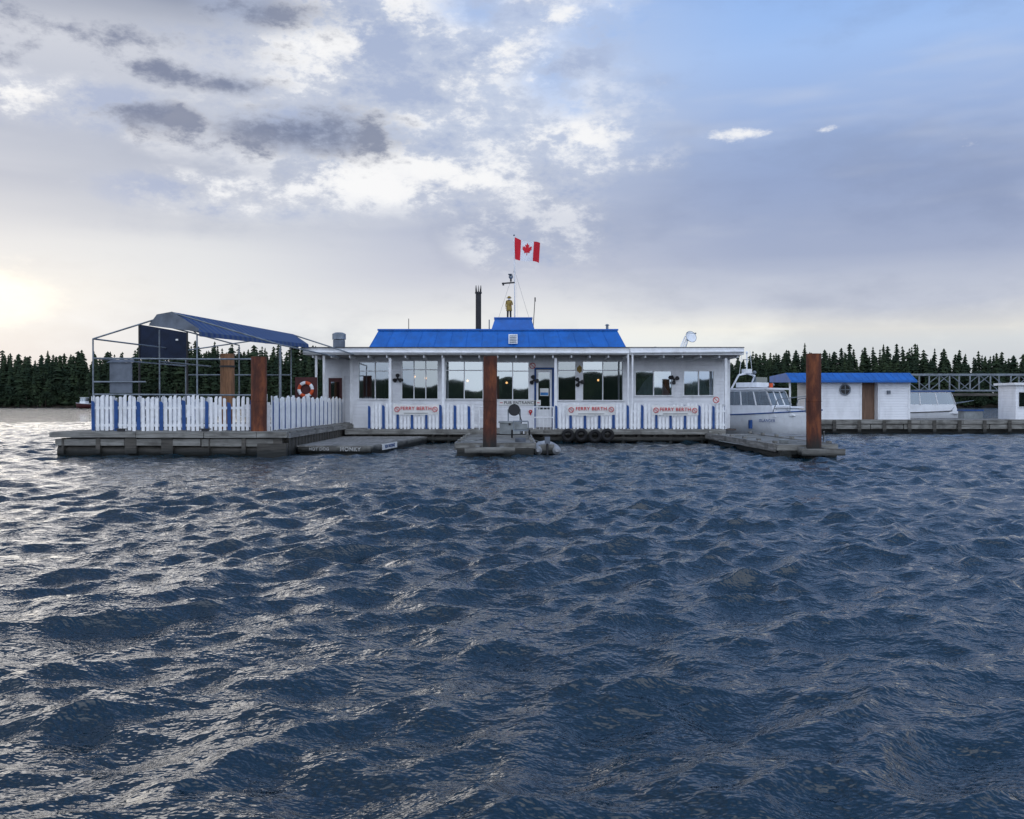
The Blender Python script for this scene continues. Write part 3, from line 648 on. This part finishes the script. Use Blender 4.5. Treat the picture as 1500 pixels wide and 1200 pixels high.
for x in(18.95,24.7): b.box(x-.06,x+.06,SY-.03,SY+.05,.8,3.29,TRIM)
b.done('walls',sh)
b=B(); b.poly([(17.2,SY-.45,3.22),(25.0,SY-.45,3.22),(25.0,SY+.6,3.72),(17.2,SY+.6,3.72),(17.2,59.3,3.6),(25.0,59.3,3.6),(17.2,59.3,3.2),(25,59.3,3.2),(17.2,SY-.45,3.3-.2),(25,SY-.45,3.1)],[(0,1,2,3),(3,2,5,4),(4,5,7,6),(8,9,1,0),(0,3,4,6,8),(1,9,7,5,2),(8,6,7,9)],BLUE)
for k in range(20): b.cyl((17.3+k*.4,SY-.45,3.225),(17.3+k*.4,SY+.6,3.725),.015,BLUE,n=5)
b.done('blue_roof',sh)
b=B(); b.cyl((20.7,SY-.06,2.66),(20.7,SY-.02,2.66),.31,DARK,n=28); b.torus((20.7,SY-.06,2.66),.32,.04,(0,1,0),STEEL); b.box(20.68,20.72,SY-.08,SY-.062,2.37,2.95,STEEL); b.box(20.4,21,SY-.078,SY-.061,2.64,2.68,STEEL)
b.box(17.25,17.35,SY,SY+.1,.8,3.12,TRIM); b.box(23.3,23.5,SY-.12,SY-.02,2.4,2.6,GREY)
b.done('porthole_window',sh)
def hull(b,L,W,H,M,mat,stripe=None,free=.0):
    ns=14; rows=[]
    for i in range(ns+1):
        u=i/ns; hb=W/2*(1-max(0,(u-.45)/.55)**2.2)*(.9+.1*min(1,u*3)); sheer=H*(1+.28*u**2)
        bow=max(0,(u-.75)/.25)
        x=L*(u-.5)
        kz=-.25+bow**2*.35
        rows.append([(x-.25*bow*L*.12,0,kz),(x,hb*.72*(1-.5*bow),kz*.3+.05),(x+.10*bow,hb*.93,H*.55),(x+.18*bow,hb,sheer)])
    vs=[];
    for rw in rows:
        pts=[(q[0],-q[1],q[2]) for q in reversed(rw)]+rw[1:]
        vs+=[M@Vector(q) for q in pts]
    k=7
    fs=[(i*k+j,(i+1)*k+j,(i+1)*k+j+1,i*k+j+1) for i in range(ns) for j in range(k-1)]
    b.poly(vs,fs,mat,True); b.poly(vs,[tuple(range(k))],mat)
    dv=[];
    for rw in rows: q=rw[3]; dv+=[M@Vector((q[0],-q[1],q[2]-.06)),M@Vector((q[0],q[1],q[2]-.06))]
    b.poly(dv,[(2*i,2*i+2,2*i+3,2*i+1) for i in range(ns)],mat)
    for sgn in(-1,1):
        b.tube([M@Vector((rw[3][0],sgn*rw[3][1],rw[3][2])) for rw in rows],.035,stripe or mat,n=6)
def cabin(b,M,x0,x1,w,z0,z1,rf,rb,gm,mat,roofm,nwin=3):
    zs=z0+(z1-z0)*.42; ws=w/2; wt=w/2*.88
    def ring(z): 
        t=(z-z0)/(z1-z0); hw=ws+(wt-ws)*t
        return [(x0+rb*t,-hw,z),(x1-rf*t,-hw,z),(x1-rf*t,hw,z),(x0+rb*t,hw,z)]
    def T4(r): return [M@Vector(q) for q in r]
    r0,r1,r2,r3=ring(z0),ring(zs),ring(z1-.08),ring(z1)
    for a,c,m_ in((r0,r1,mat),(r1,r2,gm),(r2,r3,mat)):
        b.poly(T4(a)+T4(c),[(i,(i+1)%4,4+(i+1)%4,4+i) for i in range(4)],m_)
    for i in range(4):
        a1,a2=Vector(r1[i]),Vector(r1[(i+1)%4]); c1,c2=Vector(r2[i]),Vector(r2[(i+1)%4])
        for k in range(nwin+1):
            u=k/nwin; b.cyl(M@a1.lerp(a2,u),M@c1.lerp(c2,u),.045,mat,n=6)
    o_=.12; rr=[(r3[0][0]-o_,r3[0][1]-o_,z1),(r3[1][0]+o_*1.8,r3[1][1]-o_,z1),(r3[2][0]+o_*1.8,r3[2][1]+o_,z1),(r3[3][0]-o_,r3[3][1]+o_,z1)]
    r4=[(q[0],q[1],z1+.08) for q in rr]
    b.poly(T4(rr)+T4(r4),[(3,2,1,0),(4,5,6,7)]+[(i,(i+1)%4,4+(i+1)%4,4+i) for i in range(4)],roofm)
o=empty('cabin_boat'); b=B()
M=Matrix.Translation((12.95,46.2,.15))@Matrix.Rotation(math.radians(-46),4,'Z')@Matrix.Scale(1.1,4)
hull(b,5.8,2.3,.95,M,GEL,BLUEP); cabin(b,M,-1.3,1.3,1.9,.9,2.15,.55,.05,GLASSD,GEL,GEL,3); cabin(b,M,1.0,2.1,1.4,.95,1.3,.5,0,GEL,GEL,GEL,1)
for sgn in(-1,1): b.tube([M@Vector(q) for q in((-1.1,sgn*.8,2.2),(-.75,sgn*.72,2.85),(-.75,0,2.95))],.05,GEL)
b.mbox(M,-1.0,.1,-.55,.55,2.27,2.50,GEL); b.mbox(M,-.05,.05,-.5,.5,2.5,2.75,GLASSD)
b.cyl(M@Vector((-.75,0,2.95)),M@Vector((-.75,0,3.15)),.27,GEL,n=16); b.cyl(M@Vector((-.75,0,3.15)),M@Vector((-.75,0,3.9)),.035,GEL,n=6); b.cyl(M@Vector((-.75,-.35,3.6)),M@Vector((-.75,.35,3.6)),.02,STEEL,n=5)
b.sphere(M@Vector((-.75,.0,3.95)),.07,GEL); b.cyl(M@Vector((-.8,.6,2.8)),M@Vector((-.95,.6,4.1)),.012,GEL,n=5); b.cyl(M@Vector((-.8,-.6,2.8)),M@Vector((-.65,-.6,3.9)),.012,GEL,n=5)
b.sphere(M@Vector((-.6,.45,3.0)),.1,STEEL); b.cyl(M@Vector((.3,.2,2.25)),M@Vector((.55,.2,2.42)),.09,STEEL); b.cyl(M@Vector((.7,-.3,2.25)),M@Vector((.7,-.3,2.45)),.1,ORANGE)
b.tube([M@Vector(q) for q in((1.2,-1.0,1.1),(1.4,-.95,1.7),(2.6,-.35,1.85),(2.95,0,1.9),(2.6,.35,1.85),(1.4,.95,1.7),(1.2,1.0,1.1))],.022,STEEL,n=6)
for q in((1.9,-.72),(1.9,.72),(2.5,-.4),(2.5,.4)): b.cyl(M@Vector((q[0],q[1],1.1)),M@Vector((q[0],q[1],1.78)),.018,STEEL,n=5)
cv=[(-2.8,-.95,2.0),(-1.3,-.95,2.2),(-1.3,.95,2.2),(-2.8,.95,2.0)]; cw=[(-2.9,-1.0,1.3),(-1.3,-1.0,1.45),(-1.3,1.0,1.45),(-2.9,1.0,1.3)]
b.poly([M@Vector(q) for q in cv+cw],[(0,1,2,3),(4,5,1,0),(7,4,0,3),(6,7,3,2)],BLUEP)
for q in((-2.8,-.9),(-2.8,.9)): b.cyl(M@Vector((q[0],q[1],.9)),M@Vector((q[0],q[1],2.0)),.02,STEEL,n=5)
for xx in(-1.5,0.2): b.cyl(M@Vector((xx,-1.25,.35)),M@Vector((xx,-1.25,.75)),.1,BLUEP)
b.done('hull_cabin_and_arch',o)
text('name_lettering','ISLANDER',M@Vector((1.0,-1.17,.72)),.2,BLUEP,o,rz=math.radians(-52))
o=empty('cabin_boat'); b=B()
M=Matrix.Translation((29.0,61.8,.2))@Matrix.Rotation(math.radians(-12),4,'Z')
hull(b,6,2.4,.95,M,GEL,DARK); cabin(b,M,-1.9,1.7,2.0,.9,2.4,.5,.1,GLASSD,GEL,BLUEP,3); b.cyl(M@Vector((0,0,2.4)),M@Vector((0,0,3.2)),.02,STEEL,n=5)
b.tube([M@Vector(q) for q in((1.2,-1.0,1.1),(1.6,-.9,1.6),(2.9,0,1.8),(1.6,.9,1.6),(1.2,1.0,1.1))],.02,STEEL,n=6)
b.done('hull_and_cabin',o)
o=empty('fishing_boat'); b=B()
M=Matrix.Translation((-121,252,.4))@Matrix.Rotation(math.radians(170),4,'Z')
hull(b,6,2.4,1.1,M,MAROON,TRIM); cabin(b,M,-.5,1.4,1.8,1.1,2.9,.3,.1,GLASSD,GEL,GEL,3); b.cyl(M@Vector((-1,0,1.1)),M@Vector((-1,0,5)),.07,DARK,n=6); b.cyl(M@Vector((-1,0,4.2)),M@Vector((-3,0,2.6)),.05,DARK,n=6)
b.done('hull_wheelhouse_and_mast',o)
o=empty('truss_gangway'); b=B(); gy=66; x0,x1=29.5,72; z0,z1=2.75,3.95
for yy in(gy,gy+1.6):
    for z in(z0,z1): b.box(x0,x1,yy-.06,yy+.06,z-.06,z+.06,STEEL)
    n=28; dx=(x1-x0)/n
    for i in range(n+1):
        x=x0+i*dx; b.box(x-.04,x+.04,yy-.04,yy+.04,z0+.06,z1-.06,STEEL)
        if i<n: b.cyl((x,yy,z0 if i%2 else z1),(x+dx,yy,z1 if i%2 else z0),.035,STEEL,n=6)
b.box(x0,x1,gy+.07,gy+1.53,z0-.05,z0+.03,DOCKD); b.box(x0,x1,gy-.1,gy+.0,z0-.4,z0-.2,DOCKD)
for x in(30.0,44,58,71): b.cyl((x,gy+.8,-2),(x,gy+.8,z0-.06),.22,DOCKD,n=12)
b.done('trusses_and_deck',o)
o=empty('dock_kiosk'); b=B(); b.box(31.5,34.5,55.5,57.5,.8,2.95,WHITE); b.box(31.3,34.7,55.3,57.7,2.953,3.1,TRIM); b.box(31.7,32.6,55.46,55.495,1.6,2.5,GLASSD); b.box(31.64,32.66,55.44,55.458,1.55,1.6,TRIM); b.box(32.9,33.6,55.46,55.495,.82,2.7,BLUEP); b.done('walls_and_roof',o)
o=empty('storage_tote'); b=B(); b.box(29.3,30.5,57.5,58.3,.8,1.3,GREYL); b.box(29.25,30.55,57.45,58.35,1.303,1.4,BLUEP); b.done('tote',o)
# ------------------------------------------------------------------ land + forest
def hgt(x,y):
    s=max(0,y-322); return -.6+2.0*min(1,s/5)+ 8*(1-math.exp(-max(0,s-5)/50))*(.8+.25*math.sin(x*.013+1)+.12*math.sin(x*.05))
hb=B(); xs=np.linspace(-900,900,181); ys=[315,320,323,326,329,334,342,352,365,385,420,480,600]
vs=[(x,y+6*math.sin(x*.021)+2*math.sin(x*.11),hgt(x,y)+random.uniform(-.25,.25)) for x in xs for y in ys]; ny_=len(ys)
SOIL=mat_basic('shore_rock_and_soil',(.05,.045,.035),1.0,var=.6,nscale=.4,spec=0)
hb.poly(vs,[(i*ny_+j,(i+1)*ny_+j,(i+1)*ny_+j+1,i*ny_+j+1) for i in range(180) for j in range(ny_-1)],SOIL,True); hb.done('shore_hill')
m_,nt,pb=newmat('conifer_foliage'); g=nt.n('ShaderNodeNewGeometry')
f=nt.noise(g.outputs['Position'],.09,2,.6); f2=nt.noise(g.outputs['Position'],.8,2,.6)
c=nt.mix(nt.ss(f,.35,.65),(.016,.030,.018,1),(.038,.056,.026,1)); c=nt.mix(nt.ss(f2,.4,.7),c,(.02,.03,.018,1)); nt.set(pb.inputs['Base Color'],c); pb.inputs['Roughness'].default_value=.9; pb.inputs['Specular IOR Level'].default_value=.1
FOL=m_
BARK=mat_basic('bark',(.06,.045,.035),.9)
tv=[];tf=[];tm=[]
def tri(a,b_,c,k=0):
    o=len(tv); tv.extend((a,b_,c)); tf.append((o,o+1,o+2)); tm.append(k)
def conifer(x,y,z,h,fine=True):
    R=h*random.uniform(.15,.27); nt_=int(h*.62)+5; lean=random.uniform(-.02,.02)
    for k in range(3):
        t=k*2.1; tri((x+.25*math.cos(t),y+.25*math.sin(t),z),(x+.25*math.cos(t+2.1),y+.25*math.sin(t+2.1),z),(x+lean*h,y,z+h),1)
    st_=random.uniform(.05,.35); pw=random.uniform(.45,1.0)
    for i in range(nt_):
        u=st_+(1-st_)*i/nt_; zz=z+h*u; rr=R*((1-u)**pw)*random.uniform(.55,1.3)+.15; cx=x+lean*h*u
        nb=6
        t0=random.random()*6.3
        for q in range(nb):
            if random.random()<.12: continue
            t=t0+q*6.283/nb+random.uniform(-.35,.35); r2=rr*random.uniform(.6,1.25); wd=.5*r2+.2
            dz=random.uniform(.1,.45)*r2
            ca,sa=math.cos(t),math.sin(t)
            tip=(cx+ca*r2,y+sa*r2,zz-dz)
            tri((cx,y,zz+.7),(cx+ca*r2*.55-sa*wd,y+sa*r2*.55+ca*wd,zz-dz*.7-.35),tip); tri((cx,y,zz+.7),tip,(cx+ca*r2*.55+sa*wd,y+sa*r2*.55-ca*wd,zz-dz*.7-.35))
def broad(x,y,z,h):
    for k in range(3):
        t=k*2.1; tri((x+.2*math.cos(t),y+.2*math.sin(t),z),(x+.2*math.cos(t+2.1),y+.2*math.sin(t+2.1),z),(x,y,z+h*.8),1)
    cl=[(random.gauss(0,.2)*h,random.gauss(0,.2)*h,h*random.uniform(.25,.85),h*random.uniform(.1,.2)) for _ in range(8)]
    for (a,b_,c,r_) in cl:
        for _ in range(26):
            d=Vector((random.gauss(0,1),random.gauss(0,1),random.gauss(0,1))).normalized()*r_*random.uniform(.5,1.1)
            s_=random.uniform(.4,.8); p=Vector((x+a,y+b_,z+c))+d
            q=[p+Vector((random.uniform(-s_,s_),random.uniform(-s_,s_),random.uniform(-s_,s_))) for _ in range(3)]
            tri(*[tuple(w_) for w_ in q])
for row,(yy,hm,sp) in enumerate(((331,13,2.4),(337,17,2.1),(344,20,2.0),(352,21,2.0),(361,21,2.2),(372,21,2.6),(386,20,3.2))):
    x=-290
    while x<290:
        x+=sp*random.uniform(.4,1.7)
        y=yy+random.uniform(-4,4)+6*math.sin(x*.021); base=hgt(x,y-6*math.sin(x*.021))-.4
        env=.95+.08*math.sin(x*.045+1)+.05*math.sin(x*.13)
        if -70<x<65: env*=.80
        elif x>=65: env*=.90
        h=hm*env*random.uniform(.74,1.08)
        if random.random()<.04: h*=1.16
        if row<4 and random.random()<.32: broad(x,y,base,h*.72)
        else: conifer(x,y,base,h)
for _ in range(520):
    x=random.uniform(-290,290); y=323+random.uniform(0,7)+6*math.sin(x*.021)+2*math.sin(x*.11); broad(x,y,.2,random.uniform(3,7))
me=bpy.data.meshes.new('distant_conifer_forest'); V_=np.array(tv,dtype=np.float32); me.vertices.add(len(V_)); me.vertices.foreach_set('co',V_.ravel())
me.loops.add(len(tf)*3); me.loops.foreach_set('vertex_index',np.arange(len(tf)*3,dtype=np.int32)); me.polygons.add(len(tf)); me.polygons.foreach_set('loop_start',np.arange(0,len(tf)*3,3,dtype=np.int32))
me.materials.append(FOL); me.materials.append(BARK); me.polygons.foreach_set('material_index',tm); me.update(calc_edges=True)
scene.collection.objects.link(bpy.data.objects.new('distant_conifer_forest',me))
b=B(); xs=np.linspace(-500,500,260); vs=[]
for x in xs:
    hh=9.5+2.2*math.sin(x*.012)+1.4*math.sin(x*.06)+random.uniform(-.7,.7); vs+=[(x,-240,-1),(x,-262,hh),(x,-300,hh+1),(x,-420,-1)]
b.poly(vs,[(i*4+j,(i+1)*4+j,(i+1)*4+j+1,i*4+j+1) for i in range(259) for j in range(3)],FOL); b.done('opposite_shore_hill')
# ------------------------------------------------------------------ water
D=math.radians(39)
th=np.concatenate([np.linspace(-D,D,780),np.linspace(D,2*math.pi-D,92)[1:-1]]); nth=len(th)
r=np.concatenate([np.geomspace(.06,1.2,7),np.geomspace(1.25,95,1180),np.geomspace(97,7000,50)]); nr=len(r)
dr=np.gradient(r)
R_,TH=np.meshgrid(r,th,indexing='ij'); X=(R_*np.sin(TH)).astype(np.float32).ravel(); Y=(R_*np.cos(TH)).astype(np.float32).ravel()
SP=np.repeat(dr,nth).astype(np.float32); coarse=np.tile((np.arange(nth)>=780),nr); SP=np.where(coarse,np.maximum(SP,.06*R_.ravel()),SP).astype(np.float32)
Z=np.zeros_like(X); DX=np.zeros_like(X); DY=np.zeros_like(X)
NW=140; lam=np.geomspace(.09,3.4,NW)*rng.uniform(.93,1.07,NW)
G=1+.25*np.sin(X*.21+1.3*np.sin(Y*.13))+.2*np.sin(Y*.43+X*.17+2)
for l in lam:
    k=2*math.pi/l; wgt=math.exp(-(math.log(l/.80)/.80)**2)*1.05+.55*(l<.55)
    a=.34*math.sqrt(2/NW)*wgt*1.2/k
    ang=rng.normal(0,.62)+.3
    dx,dy=math.sin(ang),-math.cos(ang); ph=rng.uniform(0,6.283)
    m=np.clip((l/SP-2.2)/3,0,1)
    idx=np.nonzero(m>0)[0]
    if len(idx)==0: continue
    p=(k*(dx*X[idx]+dy*Y[idx])+ph).astype(np.float32); am=(a*m[idx]*G[idx]).astype(np.float32)
    Z[idx]+=am*np.sin(p); c=np.cos(p)*am*.85; DX[idx]+=c*dx; DY[idx]+=c*dy
co=np.stack([X+DX,Y+DY,Z],1).astype(np.float32)
i,j=np.meshgrid(np.arange(nr-1),np.arange(nth),indexing='ij'); j2=(j+1)%nth
q=np.stack([i*nth+j,i*nth+j2,(i+1)*nth+j2,(i+1)*nth+j],-1).reshape(-1,4)[:,::-1].astype(np.int32)
me=bpy.data.meshes.new('sea_water'); me.vertices.add(len(co)); me.vertices.foreach_set('co',co.ravel())
me.loops.add(q.size); me.loops.foreach_set('vertex_index',q.ravel()); me.polygons.add(len(q)); me.polygons.foreach_set('loop_start',np.arange(0,q.size,4,dtype=np.int32))
me.update(calc_edges=True); me.polygons.foreach_set('use_smooth',np.ones(len(q),dtype=bool))
W,nt,pb=newmat('sea_water'); g=nt.n('ShaderNodeNewGeometry'); P_=g.outputs['Position']
pb.inputs['Base Color'].default_value=(.004,.017,.026,1); pb.inputs['Roughness'].default_value=.05; pb.inputs['IOR'].default_value=1.62
n1=nt.noise(nt.scalev(P_,(1,1.5,1)),2.6,4,.62,0); n2=nt.noise(nt.scalev(P_,(1,1.3,1)),14,2,.6,0)
ln=nt.n('ShaderNodeVectorMath',operation='LENGTH'); nt.set(ln.inputs[0],P_)
n3=nt.noise(nt.scalev(P_,(.7,1,1)),.9,3,.6,0)
hgtn=nt.m('ADD',nt.m('MULTIPLY',n1,.085),nt.m('MULTIPLY',n2,.009))
hgtn=nt.m('ADD',hgtn,nt.m('MULTIPLY',n3,nt.m('MULTIPLY',nt.ss(ln.outputs['Value'],40.0,160.0),.45)))
bp=nt.n('ShaderNodeBump'); bp.inputs['Strength'].default_value=1.0; bp.inputs['Distance'].default_value=1.0; nt.set(bp.inputs['Height'],hgtn); nt.set(pb.inputs['Normal'],bp.outputs[0])
me.materials.append(W); scene.collection.objects.link(bpy.data.objects.new('sea_water',me))
# ------------------------------------------------------------------ sky
wd=bpy.data.worlds.new('World'); scene.world=wd; wd.use_nodes=True; wt=wd.node_tree; wt.nodes.clear(); nt=NT(wt)
wd.cycles.sampling_method='NONE'
tc=nt.n('ShaderNodeTexCoord'); dirv=tc.outputs['Generated']; sp=nt.n('ShaderNodeSeparateXYZ'); nt.set(sp.inputs[0],dirv)
az=nt.m('ARCTAN2',sp.outputs[0],sp.outputs[1]); el=nt.m('ARCSINE',sp.outputs[2])
cb=nt.n('ShaderNodeCombineXYZ'); nt.set(cb.inputs[0],az); nt.set(cb.inputs[1],el); AE=cb.outputs[0]
nz=nt.noise(nt.scalev(dirv,(1,1,2.4)),3.4,6,.6,0)
nz2=nt.noise(nt.scalev(dirv,(1,1,1.9)),11,7,.66,0)
nz3=nt.noise(nt.scalev(dirv,(1,1,6.0)),1.7,4,.55,0)
elw=nt.m('ADD',el,nt.m('MULTIPLY',nt.m('SUBTRACT',nz3,.5),.06))
f=nt.m('DIVIDE',nt.m('MAXIMUM',elw,0.0),.55)
def E(py): return math.atan((590-py)/1300)/.55
Rr=nt.ramp(f,[(0,srgb(205,212,222)),(E(500),srgb(236,239,238)),(E(478),srgb(244,242,235)),(E(445),srgb(200,205,219)),(E(380),srgb(164,175,203)),(E(280),srgb(150,167,204)),(E(190),srgb(158,181,223)),(E(90),srgb(163,194,242)),(E(0),srgb(150,187,242)),(1,srgb(110,155,220))])
Cc=nt.ramp(f,[(0,srgb(215,220,226)),(E(490),srgb(240,242,240)),(E(450),srgb(230,231,233)),(E(390),srgb(198,202,217)),(E(310),srgb(176,185,208)),(E(200),srgb(184,197,222)),(E(100),srgb(190,204,230)),(E(0),srgb(174,193,228)),(1,srgb(115,155,215))])
Ll=nt.ramp(f,[(0,srgb(205,212,222)),(E(480),srgb(226,232,240)),(E(430),srgb(226,229,233)),(E(380),srgb(222,225,230)),(E(300),srgb(186,193,209)),(E(200),srgb(182,190,208)),(E(110),srgb(206,210,221)),(E(30),srgb(150,159,180)),(E(0),srgb(138,148,172)),(1,srgb(115,140,185))])
base=nt.mix(nt.ss(az,-.36,-.05),Ll,Cc); base=nt.mix(nt.ss(az,.0,.30),base,Rr)
base=nt.mix(nt.m('MULTIPLY',nt.ss(nz,.46,.66),.26),base,srgb(124,136,166))
base=nt.mix(nt.m('MULTIPLY',nt.ss(nz3,.50,.36),.25),base,srgb(226,229,235))
def dist(lst):
    o=None
    for (px,py,rx,ry) in lst:
        a0=math.atan((px-750)/1300); e0=math.atan((590-py)/1300*math.cos(a0)); ra=rx/1300*math.cos(a0)**2; re=ry/1300*math.cos(a0)
        nd=nt.n('ShaderNodeVectorMath',operation='MULTIPLY_ADD'); nt.set(nd.inputs[0],AE); nd.inputs[1].default_value=(1/ra,1/re,0); nd.inputs[2].default_value=(-a0/ra,-e0/re,0)
        ln=nt.n('ShaderNodeVectorMath',operation='LENGTH'); nt.set(ln.inputs[0],nd.outputs[0]); d=ln.outputs['Value']
        o=d if o is None else nt.m('MINIMUM',o,d)
    return nt.m('MINIMUM',o,2.6)
def many(lst,noise,amp,lo,hi):
    v=nt.m('ADD',nt.m('SUBTRACT',1.0,dist(lst)),nt.m('MULTIPLY',nt.m('SUBTRACT',noise,.5),amp))
    return nt.ss(v,lo,hi)
mixn=nt.m('ADD',nt.m('MULTIPLY',nz,.4),nt.m('MULTIPLY',nz2,.6))
hl=many([(560,110,300,140),(800,150,150,190),(90,145,280,40),(620,260,200,50),(330,290,260,30)],nz,4,-.4,.7)
base=nt.mix(nt.m('MULTIPLY',hl,.40),base,srgb(212,218,232))
dpuff=nt.m('MULTIPLY',hl,nt.ss(nz2,.50,.36)); base=nt.mix(nt.m('MULTIPLY',dpuff,.55),base,srgb(150,168,206))
puff=nt.m('MULTIPLY',hl,nt.ss(nz2,.485,.62)); base=nt.mix(nt.m('MULTIPLY',puff,.92),base,srgb(246,247,250))
blu=many([(810,110,60,60),(700,20,60,25),(880,60,90,60)],nz2,6.0,0,1.2); base=nt.mix(nt.m('MULTIPLY',blu,.6),base,srgb(156,188,238))
br=many([(745,75,85,32),(815,28,60,16),(850,195,80,22),(1090,198,55,10),(1215,190,34,9),(600,255,100,30),(480,60,120,45),(60,140,130,14)],mixn,12,.3,1.5)
base=nt.mix(nt.m('MULTIPLY',br,.9),base,srgb(250,250,251))
dk=many([(440,190,120,28),(200,163,115,24),(258,106,115,22),(335,125,60,16),(50,30,290,55),(320,15,170,25)],mixn,9,-.05,1.15)
base=nt.mix(nt.m('MULTIPLY',dk,.85),base,srgb(102,115,147))
dk2=many([(1000,190,150,22),(950,120,60,20),(1300,320,320,60),(250,335,300,25),(850,330,260,40)],nz,5,-.1,1.5); base=nt.mix(nt.m('MULTIPLY',dk2,.30),base,srgb(136,151,186))
gl=many([(-20,425,110,50)],nz2,2.5,-.3,1.3); base=nt.mix(gl,base,(1.3,1.22,1.05,1))
gl2=many([(20,440,340,90)],nz,2.5,-.2,1.5); base=nt.mix(nt.m('MULTIPLY',gl2,.5),base,srgb(253,249,240))
back=nt.mix(nt.ss(nz,.4,.65),(.95,1.12,1.48,1),(1.42,1.52,1.70,1))  # unseen sky behind the camera, made brighter to light the pub front
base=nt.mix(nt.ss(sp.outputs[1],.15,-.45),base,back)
base=nt.mix(nt.ss(sp.outputs[2],0.0,-.03),base,(.03,.05,.08,1))
sky=nt.n('ShaderNodeTexSky',sky_type='NISHITA'); sky.sun_disc=False; sky.sun_elevation=math.radians(8); sky.sun_rotation=math.radians(-33)
bg1=nt.n('ShaderNodeBackground'); nt.set(bg1.inputs[0],sky.outputs[0]); bg1.inputs[1].default_value=.004
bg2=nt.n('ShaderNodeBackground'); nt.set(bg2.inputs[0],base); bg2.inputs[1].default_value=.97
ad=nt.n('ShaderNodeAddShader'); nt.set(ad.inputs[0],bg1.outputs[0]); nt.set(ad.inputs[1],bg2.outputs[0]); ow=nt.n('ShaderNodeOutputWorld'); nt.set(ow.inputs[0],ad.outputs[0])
sl=bpy.data.lights.new('sun','SUN'); sl.energy=.5; sl.angle=math.radians(40); sl.color=(1,.93,.85); so=bpy.data.objects.new('sun',sl); scene.collection.objects.link(so)
a=math.radians(-33); e_=math.radians(8); d=Vector((math.sin(a)*math.cos(e_),math.cos(a)*math.cos(e_),math.sin(e_))); so.rotation_euler=(-d).to_track_quat('-Z','Y').to_euler()
cam=bpy.data.cameras.new('camera'); cam.sensor_width=36; cam.lens=31.2; cam.clip_end=12000; cam.clip_start=.05
co_=bpy.data.objects.new('camera',cam); scene.collection.objects.link(co_); co_.location=(0,0,EYE); co_.rotation_euler=(math.radians(90)-math.atan(10/1300),0,0); scene.camera=co_
